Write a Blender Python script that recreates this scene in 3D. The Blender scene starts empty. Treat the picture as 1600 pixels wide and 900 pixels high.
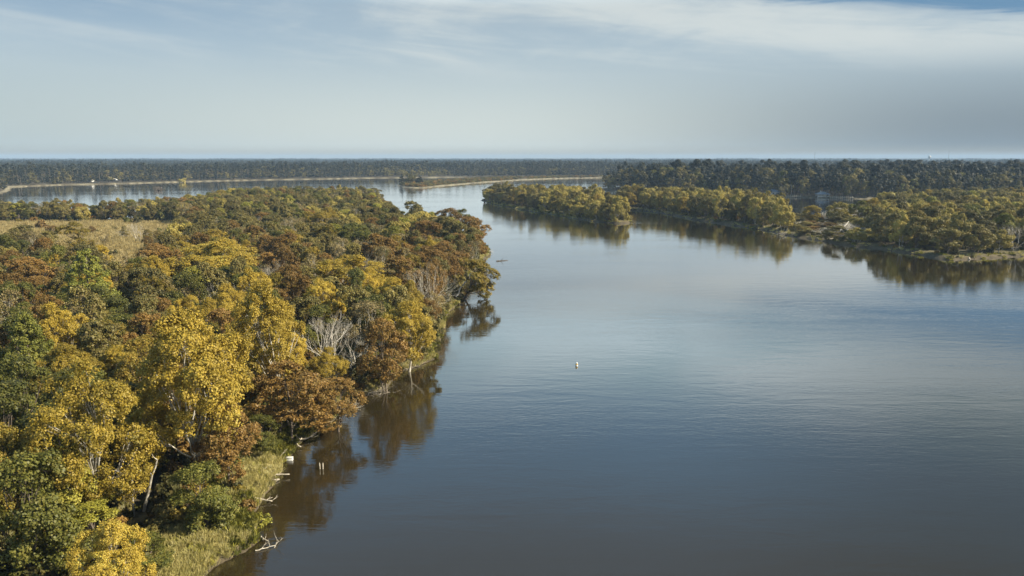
import bpy, math, random
import numpy as np
from mathutils import Vector

# ------------------------------------------------------------------ camera, world, sun, exposure
scn = bpy.context.scene
col = scn.collection
H = 38.0                       # drone height above the water (m)
FPX = 1142.0                   # focal length in pixels of the 1600 px wide photograph
HOR = 246.0                    # eye level row
PITCH = math.atan((450 - HOR) / FPX)
SUN_AZ, SUN_EL = 100.0, 36.0   # degrees clockwise from the view direction, degrees up

cam_d = bpy.data.cameras.new('camera')
cam = bpy.data.objects.new('camera', cam_d)
col.objects.link(cam)
cam.location = (0, 0, H)
cam.rotation_euler = (math.radians(90) - PITCH, 0, 0)
cam_d.sensor_width = 36.0
cam_d.lens = FPX / 1600 * 36
cam_d.clip_start = 0.5
cam_d.clip_end = 40000
scn.camera = cam

scn.view_settings.view_transform = 'Standard'
scn.view_settings.look = 'None'
scn.view_settings.gamma = 1.0
scn.view_settings.exposure = 0.80
scn.cycles.max_bounces = 5
scn.cycles.diffuse_bounces = 2
scn.cycles.glossy_bounces = 3
scn.cycles.transmission_bounces = 3
scn.cycles.volume_bounces = 0
scn.cycles.transparent_max_bounces = 4
scn.cycles.use_denoising = True
scn.cycles.denoising_input_passes = 'RGB_ALBEDO_NORMAL'
scn.cycles.denoising_prefilter = 'ACCURATE'
scn.cycles.sample_clamp_indirect = 4.0

sd = bpy.data.lights.new('sun', 'SUN')
sd.energy = 5.0
sd.angle = math.radians(0.55)
sd.color = (1.0, 0.92, 0.74)
sun = bpy.data.objects.new('sun', sd)
col.objects.link(sun)
_a, _e = math.radians(SUN_AZ), math.radians(SUN_EL)
sdir = Vector((math.sin(_a) * math.cos(_e), math.cos(_a) * math.cos(_e), math.sin(_e)))
sun.rotation_euler = sdir.to_track_quat('Z', 'Y').to_euler()
sun.location = (60, -40, 90)

world = bpy.data.worlds.new('World')
scn.world = world
world.use_nodes = True
wt = world.node_tree
wt.nodes.clear()


class NT:
    """tiny helper for building node trees"""
    def __init__(self, tree):
        self.t = tree

    def n(self, typ, **kw):
        nd = self.t.nodes.new(typ)
        for k, v in kw.items():
            setattr(nd, k, v)
        return nd

    def l(self, a, b):
        self.t.links.new(a, b)

    def val(self, x, sock):
        if isinstance(x, (int, float)):
            sock.default_value = x
        elif isinstance(x, (tuple, list)):
            sock.default_value = x
        else:
            self.l(x, sock)

    def m(self, op, a, b=0.0, c=None, clamp=False):
        nd = self.n('ShaderNodeMath', operation=op)
        nd.use_clamp = clamp
        self.val(a, nd.inputs[0])
        self.val(b, nd.inputs[1])
        if c is not None:
            self.val(c, nd.inputs[2])
        return nd.outputs[0]

    def smooth(self, x, a, b, o0=0.0, o1=1.0):
        nd = self.n('ShaderNodeMapRange', interpolation_type='SMOOTHSTEP')
        self.val(x, nd.inputs['Value'])
        nd.inputs['From Min'].default_value = a
        nd.inputs['From Max'].default_value = b
        nd.inputs['To Min'].default_value = o0
        nd.inputs['To Max'].default_value = o1
        return nd.outputs[0]

    def mix(self, fac, a, b, blend='MIX'):
        nd = self.n('ShaderNodeMix', data_type='RGBA', blend_type=blend)
        self.val(fac, nd.inputs[0])
        for v, s in ((a, nd.inputs[6]), (b, nd.inputs[7])):
            if isinstance(v, (tuple, list)):
                s.default_value = (v[0], v[1], v[2], 1)
            else:
                self.l(v, s)
        return nd.outputs[2]

    def noise(self, vec, scale, detail=3.0, rough=0.55, dist=0.0):
        nd = self.n('ShaderNodeTexNoise')
        if vec is not None:
            self.l(vec, nd.inputs['Vector'])
        nd.inputs['Scale'].default_value = scale
        nd.inputs['Detail'].default_value = detail
        nd.inputs['Roughness'].default_value = rough
        nd.inputs['Distortion'].default_value = dist
        return nd.outputs['Fac']

    def ramp(self, fac, stops):
        nd = self.n('ShaderNodeValToRGB')
        cr = nd.color_ramp
        while len(cr.elements) < len(stops):
            cr.elements.new(0.5)
        for e, (p, c) in zip(cr.elements, stops):
            e.position = p
            e.color = (c[0], c[1], c[2], 1)
        self.val(fac, nd.inputs[0])
        return nd.outputs[0]


W = NT(wt)
sky = W.n('ShaderNodeTexSky', sky_type='NISHITA')
sky.sun_disc = False
sky.sun_elevation = _e
sky.sun_rotation = _a
sky.air_density = 1.0
sky.dust_density = 1.5
sky.ozone_density = 1.0
tc = W.n('ShaderNodeTexCoord')
sep = W.n('ShaderNodeSeparateXYZ')
W.l(tc.outputs['Generated'], sep.inputs[0])
X_, Y_, Z_ = sep.outputs
az = W.m('ARCTAN2', X_, Y_)            # azimuth, 0 straight ahead, + to the right
el = W.m('MAXIMUM', Z_, 0.0)
# cirrus: streaks drawn out along the azimuth, warped, in two scales
cv = W.n('ShaderNodeCombineXYZ')
W.l(W.m('MULTIPLY', az, 1.0), cv.inputs[0])
slope = W.m('ADD', W.m('MULTIPLY', el, 3.4), W.m('MULTIPLY', az, 0.16))
W.l(slope, cv.inputs[1])
n1 = W.noise(cv.outputs[0], 3.2, 6, 0.58, 0.9)
cv2 = W.n('ShaderNodeCombineXYZ')
W.l(W.m('MULTIPLY', az, 1.0), cv2.inputs[0])
W.l(W.m('ADD', W.m('MULTIPLY', el, 9.0), W.m('MULTIPLY', az, 0.80)), cv2.inputs[1])
cv2.inputs[2].default_value = 3.7
n2 = W.noise(cv2.outputs[0], 4.5, 8, 0.62, 0.6)
# bands where the cirrus lies: a broad bright one high on the right, thin ones on the left
band_c = W.m('ADD', 0.146, W.m('MULTIPLY', W.m('SUBTRACT', az, 0.38), -0.18))
bd = W.m('DIVIDE', W.m('SUBTRACT', Z_, band_c), 0.030)
band = W.m('EXPONENT', W.m('MULTIPLY', W.m('MULTIPLY', bd, bd), -1.0))
band = W.m('MULTIPLY', band, W.smooth(az, -0.15, 0.22))
cir = W.m('ADD', W.m('MULTIPLY', n1, 0.55), W.m('MULTIPLY', n2, 0.45))
cir = W.m('ADD', cir, W.m('MULTIPLY', band, 0.20))
cir = W.smooth(cir, 0.42, 0.70)
cir = W.m('MULTIPLY', cir, W.smooth(Z_, 0.085, 0.14))
edge = W.m('ADD', W.m('SUBTRACT', Z_, 0.176), W.m('MULTIPLY', W.m('SUBTRACT', az, 0.375), 0.145))
edge = W.m('ADD', edge, W.m('MULTIPLY', W.m('SUBTRACT', n2, 0.5), 0.07))
hole = W.m('MULTIPLY', W.smooth(edge, -0.004, 0.014), W.smooth(az, 0.20, 0.36))
cir = W.m('MULTIPLY', cir, W.m('SUBTRACT', 1.0, hole))
# soft veil that thins upwards and leaves the blue in the upper corners
veil = W.smooth(Z_, 0.0, 0.34, 0.92, 0.35)
blue = W.m('MULTIPLY', W.smooth(Z_, 0.13, 0.20), W.smooth(W.m('ABSOLUTE', W.m('ADD', az, -0.05)), 0.30, 0.62))
veil = W.m('SUBTRACT', veil, W.m('MULTIPLY', blue, 0.40), clamp=True)
side = W.smooth(az, -0.05, 0.62)       # the haze is dimmer away to the right
sideL = W.smooth(az, -0.10, -0.75)
veil_col = W.mix(side, (0.665, 0.735, 0.715), (0.225, 0.290, 0.345))
veil_col = W.mix(W.m('MULTIPLY', sideL, 0.55), veil_col, (0.36, 0.47, 0.52))
veil_col = W.mix(W.smooth(Z_, 0.03, 0.16), veil_col, (0.50, 0.62, 0.70))
veil_col = W.mix(W.smooth(Z_, 0.0, 0.018, 0.60, 0.0), veil_col, (0.42, 0.36, 0.24))
skyc = W.mix(1.0, sky.outputs[0], (0.085, 0.085, 0.085), 'MULTIPLY')
base = W.mix(veil, skyc, veil_col)
cir = W.m('MULTIPLY', cir, W.smooth(az, -0.6, 0.0, 0.45, 1.0))
lft = W.m('MULTIPLY', W.smooth(Z_, 0.09, 0.19), W.smooth(az, -0.05, -0.55))
base = W.mix(W.m('MULTIPLY', lft, 0.55), base, (0.27, 0.42, 0.58))
base = W.mix(W.m('MULTIPLY', hole, 0.8), base, (0.10, 0.25, 0.43))
base = W.mix(W.m('MULTIPLY', cir, 0.80), base, (0.68, 0.73, 0.72))
dim = W.smooth(az, 0.16, 0.66, 1.0, 0.46)
up1 = W.smooth(Z_, 0.185, 0.235)
up2 = W.smooth(Z_, 0.27, 0.36)
up3 = W.smooth(Z_, 0.40, 0.50)
brt = W.mix(W.smooth(n1, .35, .65), (0.58, 0.86, 1.0), (1.05, 1.25, 1.36))  # upper sky out of view, brightened so the water mirrors more light
upc = W.mix(up2, brt, (0.23, 0.50, 0.82))
upc = W.mix(up3, upc, (0.23, 0.39, 0.60))
upc = W.mix(1.0, upc, dim, 'MULTIPLY')
base = W.mix(up1, base, upc)
bg = W.n('ShaderNodeBackground')
W.l(base, bg.inputs['Color'])
bg.inputs['Strength'].default_value = 0.58
wo = W.n('ShaderNodeOutputWorld')
W.l(bg.outputs[0], wo.inputs['Surface'])
world.cycles.sampling_method = 'AUTOMATIC'

# ------------------------------------------------------------------ helpers
rng = np.random.default_rng(7)
random.seed(7)
CP, SP = math.cos(PITCH), math.sin(PITCH)


def ground_point(px, py, z=0.0):
    """where the sight line of a photograph pixel meets the level z"""
    xc = (px - 800) / FPX
    yc = -(py - 450) / FPX
    Y = CP + SP * yc
    Zz = -SP + CP * yc
    t = (z - H) / Zz
    return (xc * t, Y * t)


def to_px(x, y, z):
    d = y * CP - (z - H) * SP
    u = y * SP + (z - H) * CP
    d = np.maximum(d, 1e-3)
    return 800 + FPX * x / d, 450 - FPX * u / d


def hash2(ix, iy, s):
    h = (ix * 374761393 + iy * 668265263 + s * 974711) & 0x7fffffff
    h = ((h ^ (h >> 13)) * 1274126177) & 0x7fffffff
    return ((h ^ (h >> 16)) & 0xffff) / 65535.0


def vnoise(x, y, s=0):
    x = np.asarray(x, float); y = np.asarray(y, float)
    ix = np.floor(x).astype(np.int64); iy = np.floor(y).astype(np.int64)
    fx = x - ix; fy = y - iy
    fx = fx * fx * (3 - 2 * fx); fy = fy * fy * (3 - 2 * fy)
    a = hash2(ix, iy, s); b = hash2(ix + 1, iy, s); c = hash2(ix, iy + 1, s); d = hash2(ix + 1, iy + 1, s)
    return (a * (1 - fx) + b * fx) * (1 - fy) + (c * (1 - fx) + d * fx) * fy - 0.5


def poly(pts, extra=()):
    return np.array([ground_point(*p) for p in pts] + list(extra))


def sdf_poly(P, x, y):
    """signed distance, positive inside"""
    d2 = np.full(x.shape, 1e18)
    ins = np.zeros(x.shape, bool)
    n = len(P)
    for i in range(n):
        ax, ay = P[i]; bx, by = P[(i + 1) % n]
        ex, ey = bx - ax, by - ay
        wx, wy = x - ax, y - ay
        t = np.clip((wx * ex + wy * ey) / (ex * ex + ey * ey + 1e-9), 0, 1)
        d2 = np.minimum(d2, (wx - ex * t) ** 2 + (wy - ey * t) ** 2)
        if ay != by:
            c = ((ay > y) != (by > y)) & (x < (bx - ax) * (y - ay) / (by - ay) + ax)
            ins ^= c
    return np.where(ins, 1, -1) * np.sqrt(d2)


# shorelines, walked along the water's edge
LEFT = poly([(150, 1300), (225, 1050), (290, 940), (335, 900), (360, 882), (385, 862), (397, 845), (391, 822), (392, 804),
             (408, 783), (426, 758), (446, 735), (452, 714), (474, 686), (500, 668), (522, 650), (534, 628), (556, 619), (590, 616),
             (616, 600), (630, 582), (655, 570), (672, 560), (684, 542), (688, 515), (700, 494), (714, 478), (724, 458),
             (733, 436), (745, 424), (756, 412), (764, 400), (764, 390), (750, 383), (725, 377), (690, 372), (650, 364), (625, 352),
             (610, 340), (600, 328), (590, 318), (560, 313), (500, 310), (440, 308.5), (395, 312), (350, 321), (300, 331), (250, 338),
             (200, 343), (130, 347), (60, 345), (0, 341), (-150, 338), (-500, 336), (-1500, 345)],
            [(-900, 60), (-300, -60), (-60, -40)])
TIP = poly([(751, 312), (762, 316), (775, 320), (800, 325.5), (840, 332), (880, 338.5), (915, 344.5), (945, 348), (968, 350),
            (985, 348), (982, 344), (965, 341), (955, 334), (958, 327), (948, 321), (900, 317), (850, 314), (800, 311), (765, 309.5)])
SPIT = poly([(958, 325), (985, 328.5), (1010, 330), (1042, 335), (1068, 341), (1092, 345), (1130, 350), (1160, 355), (1200, 361),
             (1229, 368), (1262, 374), (1300, 380), (1336, 385), (1385, 391), (1435, 398), (1465, 404), (1492, 407), (1520, 405), (1545, 403),
             (1600, 401), (1700, 396), (1900, 390), (2400, 380)],
            [(900, 300), (620, 470), (400, 470)])
_b = [(1600, 321), (1480, 325), (1400, 329), (1340, 336), (1290, 344), (1250, 345), (1225, 341), (1180, 333), (1100, 326), (1000, 319), (965, 318)]
SPIT = np.vstack([SPIT[:-2], poly(_b)])
PINES = poly([(932, 296), (945, 299), (1000, 302), (1100, 305), (1200, 307.5), (1290, 309.5), (1345, 311), (1420, 311.5), (1500, 313), (1700, 314), (2300, 316)],
             [(1500, 1150), (800, 1080), (400, 1060), (150, 960)])
FAR = poly([(-900, 302), (-300, 300), (-60, 298.5), (5, 297.5), (15, 295), (16, 292.5), (60, 290.5), (100, 289), (200, 287), (300, 284), (400, 281.5),
            (500, 280), (560, 278.8), (640, 277.8), (700, 277.3), (800, 277.2), (935, 276.5), (1000, 276), (1200, 275), (1500, 274), (2300, 274)],
           [(14000, 13500), (-14000, 13500), (-6000, 900)])
BAR = poly([(620, 289.5), (630, 292.5), (645, 294), (665, 293.5), (700, 290), (740, 286.5), (780, 283.5), (820, 281), (860, 279.5), (935, 278),
            (1000, 277.5), (1000, 276), (935, 276.4), (860, 277.0), (800, 278.0), (740, 280.5), (690, 284), (640, 287), (628, 288)])
POINT = poly([(-300, 306), (0, 302), (10, 299), (14, 296.5), (8, 294.5), (0, 293.5), (-300, 292)])
MUDFLAT = poly([(1275, 396), (1276, 396.5)])
LANDS = dict(left=LEFT, tip=TIP, spit=SPIT, pines=PINES, far=FAR, bar=BAR, point=POINT)


def sdf_all(x, y, which=None):
    best = np.full(x.shape, -1e9)
    for k, P in LANDS.items():
        if which and k not in which:
            continue
        best = np.maximum(best, sdf_poly(P, x, y))
    return best


def rough_sdf(x, y, s):
    r = np.hypot(x, y)
    amp = np.clip(r / 300, 0.85, 3.0)
    return s + amp * (2.2 * vnoise(x / 9, y / 9, 1) + 1.3 * vnoise(x / 3.1, y / 3.1, 2) + 0.5 * vnoise(x / 1.2, y / 1.2, 3))


def height(x, y, s=None):
    if s is None:
        s = rough_sdf(x, y, sdf_all(x, y))
    up = 0.10 + 0.9 * np.clip(s / 2.2, 0, 1) ** 0.8 + 0.9 * (1 - np.exp(-np.maximum(s - 1, 0) / 12.0))
    up = up + np.clip(s / 4, 0, 1) * (0.5 * vnoise(x / 7, y / 7, 5) + 0.22 * vnoise(x / 1.9, y / 1.9, 6))
    down = np.maximum(-0.05 + s * 0.45, -3.0)
    return np.where(s > 0, up, down)


def mesh_np(name, V, F, mats=(), fmat=None, attr=None, smooth=False):
    """F: (n,4) or (n,3) int array -> mesh datablock"""
    V = np.asarray(V, np.float32); F = np.asarray(F, np.int32)
    me = bpy.data.meshes.new(name)
    me.vertices.add(len(V)); me.vertices.foreach_set('co', V.ravel())
    k = F.shape[1]
    me.loops.add(F.size); me.loops.foreach_set('vertex_index', F.ravel())
    me.polygons.add(len(F))
    me.polygons.foreach_set('loop_start', np.arange(0, F.size, k, dtype=np.int32))
    me.polygons.foreach_set('loop_total', np.full(len(F), k, np.int32))
    for m in mats:
        me.materials.append(m)
    if fmat is not None:
        me.polygons.foreach_set('material_index', np.asarray(fmat, np.int32))
    if smooth:
        me.polygons.foreach_set('use_smooth', np.ones(len(F), bool))
    if attr:
        for an, (dom, data) in attr.items():
            a = me.attributes.new(an, 'FLOAT', dom)
            a.data.foreach_set('value', np.asarray(data, np.float32))
    me.update(calc_edges=True)
    me.validate()
    return me


def obj(name, me, parent=None, loc=(0, 0, 0)):
    o = bpy.data.objects.new(name, me)
    col.objects.link(o)
    o.location = loc
    if parent is not None:
        o.parent = parent
    return o


def tag(o, label=None, cat=None, group=None, kind=None):
    if label: o['label'] = label
    if cat: o['category'] = cat
    if group: o['group'] = group
    if kind: o['kind'] = kind
    return o


def empty(name, loc, rz=0.0, sc=(1, 1, 1)):
    o = bpy.data.objects.new(name, None)
    o.empty_display_size = 0.5
    col.objects.link(o)
    o.location = loc
    o.rotation_euler = (0, 0, rz)
    o.scale = sc
    return o


# ------------------------------------------------------------------ materials
def new_mat(name):
    m = bpy.data.materials.new(name)
    m.use_nodes = True
    m.node_tree.nodes.clear()
    t = NT(m.node_tree)
    out = t.n('ShaderNodeOutputMaterial')
    return m, t, out


def foliage(name, stops, trans=0.22, rough=0.55, second=((0.10, 0.10, 0.02), 0.0), gain=1.42):
    stops = [(p, tuple(min(0.62, x * gain) for x in c)) for p, c in stops]
    m, t, out = new_mat(name)
    at = t.n('ShaderNodeAttribute', attribute_name='rnd')
    oi = t.n('ShaderNodeObjectInfo')
    tcn = t.n('ShaderNodeTexCoord')
    nz = t.noise(tcn.outputs['Object'], 0.35, 2)
    f = t.m('ADD', t.m('MULTIPLY', at.outputs['Fac'], 0.42), t.m('MULTIPLY', oi.outputs['Random'], 0.36))
    f = t.m('ADD', f, t.m('MULTIPLY', t.m('SUBTRACT', nz, 0.5), 0.9))
    f = t.m('ADD', f, 0.10, clamp=True)
    c = t.ramp(f, stops)
    n2_ = t.noise(tcn.outputs['Object'], 0.8, 3, 0.6, 0.5)
    w2_ = t.m('ADD', n2_, t.m('MULTIPLY', t.m('SUBTRACT', at.outputs['Fac'], 0.5), 0.25))
    c = t.mix(t.m('MULTIPLY', t.smooth(w2_, 0.50, 0.66), second[1]), c, second[0])
    val = t.m('MULTIPLY', t.m('FRACT', t.m('MULTIPLY', oi.outputs['Random'], 17.3)), 0.42)
    val = t.m('ADD', val, 0.74)
    hsv = t.n('ShaderNodeHueSaturation')
    t.l(c, hsv.inputs['Color']); t.l(val, hsv.inputs['Value'])
    c = hsv.outputs[0]
    p = t.n('ShaderNodeBsdfPrincipled')
    t.l(c, p.inputs['Base Color'])
    p.inputs['Roughness'].default_value = rough
    p.inputs['Specular IOR Level'].default_value = 0.35
    tr = t.n('ShaderNodeBsdfTranslucent')
    t.l(c, tr.inputs['Color'])
    mx = t.n('ShaderNodeMixShader')
    mx.inputs[0].default_value = trans
    t.l(p.outputs[0], mx.inputs[1]); t.l(tr.outputs[0], mx.inputs[2])
    t.l(mx.outputs[0], out.inputs['Surface'])
    return m


def plain(name, c1, c2, scale=2.0, rough=0.8, bump=0.0, stretch=(1, 1, 1), metal=0.0):
    m, t, out = new_mat(name)
    tcn = t.n('ShaderNodeTexCoord')
    mp = t.n('ShaderNodeMapping')
    mp.inputs['Scale'].default_value = stretch
    t.l(tcn.outputs['Object'], mp.inputs[0])
    nz = t.noise(mp.outputs[0], scale, 5, 0.62)
    c = t.mix(t.smooth(nz, 0.32, 0.68), c1, c2)
    p = t.n('ShaderNodeBsdfPrincipled')
    t.l(c, p.inputs['Base Color'])
    p.inputs['Roughness'].default_value = rough
    p.inputs['Metallic'].default_value = metal
    if bump:
        b = t.n('ShaderNodeBump'); b.inputs['Strength'].default_value = bump
        b.inputs['Distance'].default_value = 0.1
        t.l(nz, b.inputs['Height']); t.l(b.outputs[0], p.inputs['Normal'])
    t.l(p.outputs[0], out.inputs['Surface'])
    return m


M = {}
M['sycamore'] = foliage('golden leaves', [(0.0, (0.122, 0.102, 0.014)), (0.35, (0.250, 0.177, 0.020)), (0.7, (0.385, 0.270, 0.036)), (1.0, (0.49, 0.365, 0.075))], second=((0.19, 0.135, 0.025), 0.45), gain=1.52)
M['rust'] = foliage('rust leaves', [(0.0, (0.075, 0.056, 0.016)), (0.35, (0.150, 0.088, 0.022)), (0.7, (0.235, 0.132, 0.030)), (1.0, (0.31, 0.20, 0.07))], second=((0.13, 0.12, 0.03), 0.45))
M['green'] = foliage('green leaves', [(0.0, (0.036, 0.040, 0.008)), (0.45, (0.072, 0.074, 0.012)), (0.8, (0.125, 0.118, 0.019)), (1.0, (0.21, 0.18, 0.03))], second=((0.20, 0.165, 0.03), 0.6), gain=1.5)
M['olive'] = foliage('olive leaves', [(0.0, (0.062, 0.058, 0.018)), (0.4, (0.120, 0.103, 0.028)), (0.75, (0.195, 0.158, 0.042)), (1.0, (0.29, 0.235, 0.07))], second=((0.20, 0.13, 0.04), 0.5))
M['willow'] = foliage('willow leaves', [(0.0, (0.15, 0.13, 0.028)), (0.4, (0.25, 0.20, 0.045)), (0.75, (0.36, 0.28, 0.065)), (1.0, (0.47, 0.35, 0.09))], second=((0.16, 0.15, 0.035), 0.4), gain=1.5)
M['amber'] = foliage('amber leaves', [(0.0, (0.09, 0.088, 0.014)), (0.35, (0.175, 0.130, 0.018)), (0.7, (0.26, 0.170, 0.025)), (1.0, (0.38, 0.28, 0.045))], second=((0.14, 0.14, 0.02), 0.65))
M['cedar'] = foliage('cedar sprays', [(0.0, (0.060, 0.070, 0.012)), (0.45, (0.125, 0.132, 0.022)), (0.8, (0.21, 0.20, 0.034)), (1.0, (0.30, 0.26, 0.05))])
M['lime'] = foliage('lime leaves', [(0.0, (0.115, 0.115, 0.016)), (0.5, (0.215, 0.195, 0.026)), (1.0, (0.33, 0.28, 0.05))])
M['pine'] = foliage('pine needles', [(0.0, (0.018, 0.023, 0.013)), (0.5, (0.036, 0.040, 0.020)), (0.85, (0.065, 0.062, 0.027)), (1.0, (0.12, 0.10, 0.04))], trans=0.12, gain=0.85)
M['tan'] = foliage('thin tan leaves', [(0.0, (0.13, 0.10, 0.04)), (0.5, (0.22, 0.165, 0.065)), (1.0, (0.33, 0.25, 0.11))], second=((0.16, 0.14, 0.035), 0.6))
M['twigs'] = foliage('dry twigs', [(0.0, (0.16, 0.12, 0.075)), (0.5, (0.26, 0.20, 0.13)), (1.0, (0.36, 0.29, 0.20))], trans=0.1)
M['straw'] = foliage('dry grass', [(0.0, (0.15, 0.15, 0.035)), (0.35, (0.30, 0.26, 0.085)), (0.7, (0.44, 0.37, 0.16)), (1.0, (0.55, 0.47, 0.25))], trans=0.3)
M['meadowgrass'] = foliage('meadow grass', [(0.0, (0.19, 0.145, 0.05)), (0.5, (0.31, 0.24, 0.10)), (1.0, (0.42, 0.34, 0.17))], trans=0.3)
M['scrub'] = foliage('scrub leaves', [(0.0, (0.03, 0.034, 0.012)), (0.5, (0.075, 0.068, 0.020)), (1.0, (0.18, 0.145, 0.045))], second=((0.17, 0.12, 0.04), 0.5))
M['bark'] = plain('brown bark', (0.07, 0.052, 0.038), (0.17, 0.135, 0.10), 3, 0.9, 0.4, (1, 1, 0.2))
M['palebark'] = plain('pale bark', (0.26, 0.22, 0.16), (0.62, 0.57, 0.48), 1.6, 0.85, 0.3, (1, 1, 0.5))
M['whitebark'] = plain('bleached bark', (0.40, 0.35, 0.28), (0.74, 0.68, 0.58), 2.0, 0.8, 0.2, (1, 1, 0.3))
M['drift'] = plain('driftwood', (0.22, 0.18, 0.13), (0.58, 0.51, 0.40), 2.5, 0.85, 0.3, (1, 4, 4))
M['darkwood'] = plain('wet wood', (0.035, 0.028, 0.022), (0.10, 0.08, 0.06), 3, 0.6, 0.3)


# --- ground
def ground_material():
    m, t, out = new_mat('earth and grass')
    geo = t.n('ShaderNodeNewGeometry')
    pos = geo.outputs['Position']
    bank = t.n('ShaderNodeAttribute', attribute_name='bank').outputs['Fac']
    mead = t.n('ShaderNodeAttribute', attribute_name='meadow').outputs['Fac']
    sand = t.n('ShaderNodeAttribute', attribute_name='sand').outputs['Fac']
    mud = t.n('ShaderNodeAttribute', attribute_name='mud').outputs['Fac']
    a = t.noise(pos, 0.25, 6, 0.65)
    b = t.noise(pos, 1.6, 5, 0.65)
    f = t.m('ADD', t.m('MULTIPLY', a, 0.5), t.m('MULTIPLY', b, 0.5))
    litter = t.ramp(f, [(0.35, (0.035, 0.032, 0.014)), (0.5, (0.07, 0.052, 0.024)), (0.65, (0.13, 0.095, 0.045))])
    grass = t.ramp(f, [(0.36, (0.075, 0.085, 0.02)), (0.48, (0.17, 0.155, 0.045)), (0.62, (0.33, 0.27, 0.12))])
    meadow = t.ramp(f, [(0.36, (0.22, 0.17, 0.065)), (0.5, (0.35, 0.27, 0.115)), (0.65, (0.46, 0.37, 0.18))])
    sandc = t.ramp(f, [(0.35, (0.15, 0.13, 0.07)), (0.6, (0.33, 0.28, 0.18))])
    mudc = t.ramp(f, [(0.35, (0.035, 0.027, 0.015)), (0.62, (0.12, 0.09, 0.05))])
    c = t.mix(bank, litter, grass)
    c = t.mix(mead, c, meadow)
    c = t.mix(sand, c, sandc)
    c = t.mix(mud, c, mudc)
    p = t.n('ShaderNodeBsdfPrincipled')
    t.l(c, p.inputs['Base Color'])
    p.inputs['Roughness'].default_value = 0.95
    bp = t.n('ShaderNodeBump'); bp.inputs['Strength'].default_value = 0.7; bp.inputs['Distance'].default_value = 0.25
    t.l(b, bp.inputs['Height']); t.l(bp.outputs[0], p.inputs['Normal'])
    t.l(p.outputs[0], out.inputs['Surface'])
    return m


def water_material():
    m, t, out = new_mat('river water')
    geo = t.n('ShaderNodeNewGeometry')
    mp = t.n('ShaderNodeMapping'); mp.inputs['Scale'].default_value = (0.55, 1.5, 1)
    mp.inputs['Rotation'].default_value = (0, 0, math.radians(4))
    t.l(geo.outputs['Position'], mp.inputs[0])
    fine = t.noise(mp.outputs[0], 1.3, 3, 0.6, 0.3)
    mp2 = t.n('ShaderNodeMapping'); mp2.inputs['Scale'].default_value = (0.10, 0.36, 1)
    mp2.inputs['Rotation'].default_value = (0, 0, math.radians(-6))
    t.l(geo.outputs['Position'], mp2.inputs[0])
    mid = t.noise(mp2.outputs[0], 1.0, 3, 0.6, 0.4)
    mp3 = t.n('ShaderNodeMapping'); mp3.inputs['Scale'].default_value = (0.006, 0.022, 1)
    mp3.inputs['Rotation'].default_value = (0, 0, math.radians(8))
    t.l(geo.outputs['Position'], mp3.inputs[0])
    patch = t.smooth(t.noise(mp3.outputs[0], 1.0, 4, 0.55, 1.2), 0.40, 0.66)
    h = t.m('ADD', t.m('MULTIPLY', fine, t.m('ADD', 0.006, t.m('MULTIPLY', patch, 0.014))), t.m('MULTIPLY', mid, 0.029))
    bp = t.n('ShaderNodeBump'); bp.inputs['Strength'].default_value = 1.0; bp.inputs['Distance'].default_value = 1.0
    t.l(h, bp.inputs['Height'])
    p = t.n('ShaderNodeBsdfDiffuse')
    p.inputs['Color'].default_value = (0.026, 0.019, 0.007, 1)
    gl = t.n('ShaderNodeBsdfGlossy')
    gl.inputs['Color'].default_value = (1, 1, 1, 1)
    t.l(t.m('ADD', 0.025, t.m('MULTIPLY', patch, 0.05)), gl.inputs['Roughness'])
    t.l(bp.outputs[0], gl.inputs['Normal'])
    fr = t.n('ShaderNodeFresnel'); fr.inputs['IOR'].default_value = 1.45
    t.l(bp.outputs[0], fr.inputs['Normal'])
    mx = t.n('ShaderNodeMixShader')
    t.l(t.m('MULTIPLY', fr.outputs[0], 1.6, clamp=True), mx.inputs[0])
    t.l(p.outputs[0], mx.inputs[1]); t.l(gl.outputs[0], mx.inputs[2])
    t.l(mx.outputs[0], out.inputs['Surface'])
    return m


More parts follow.
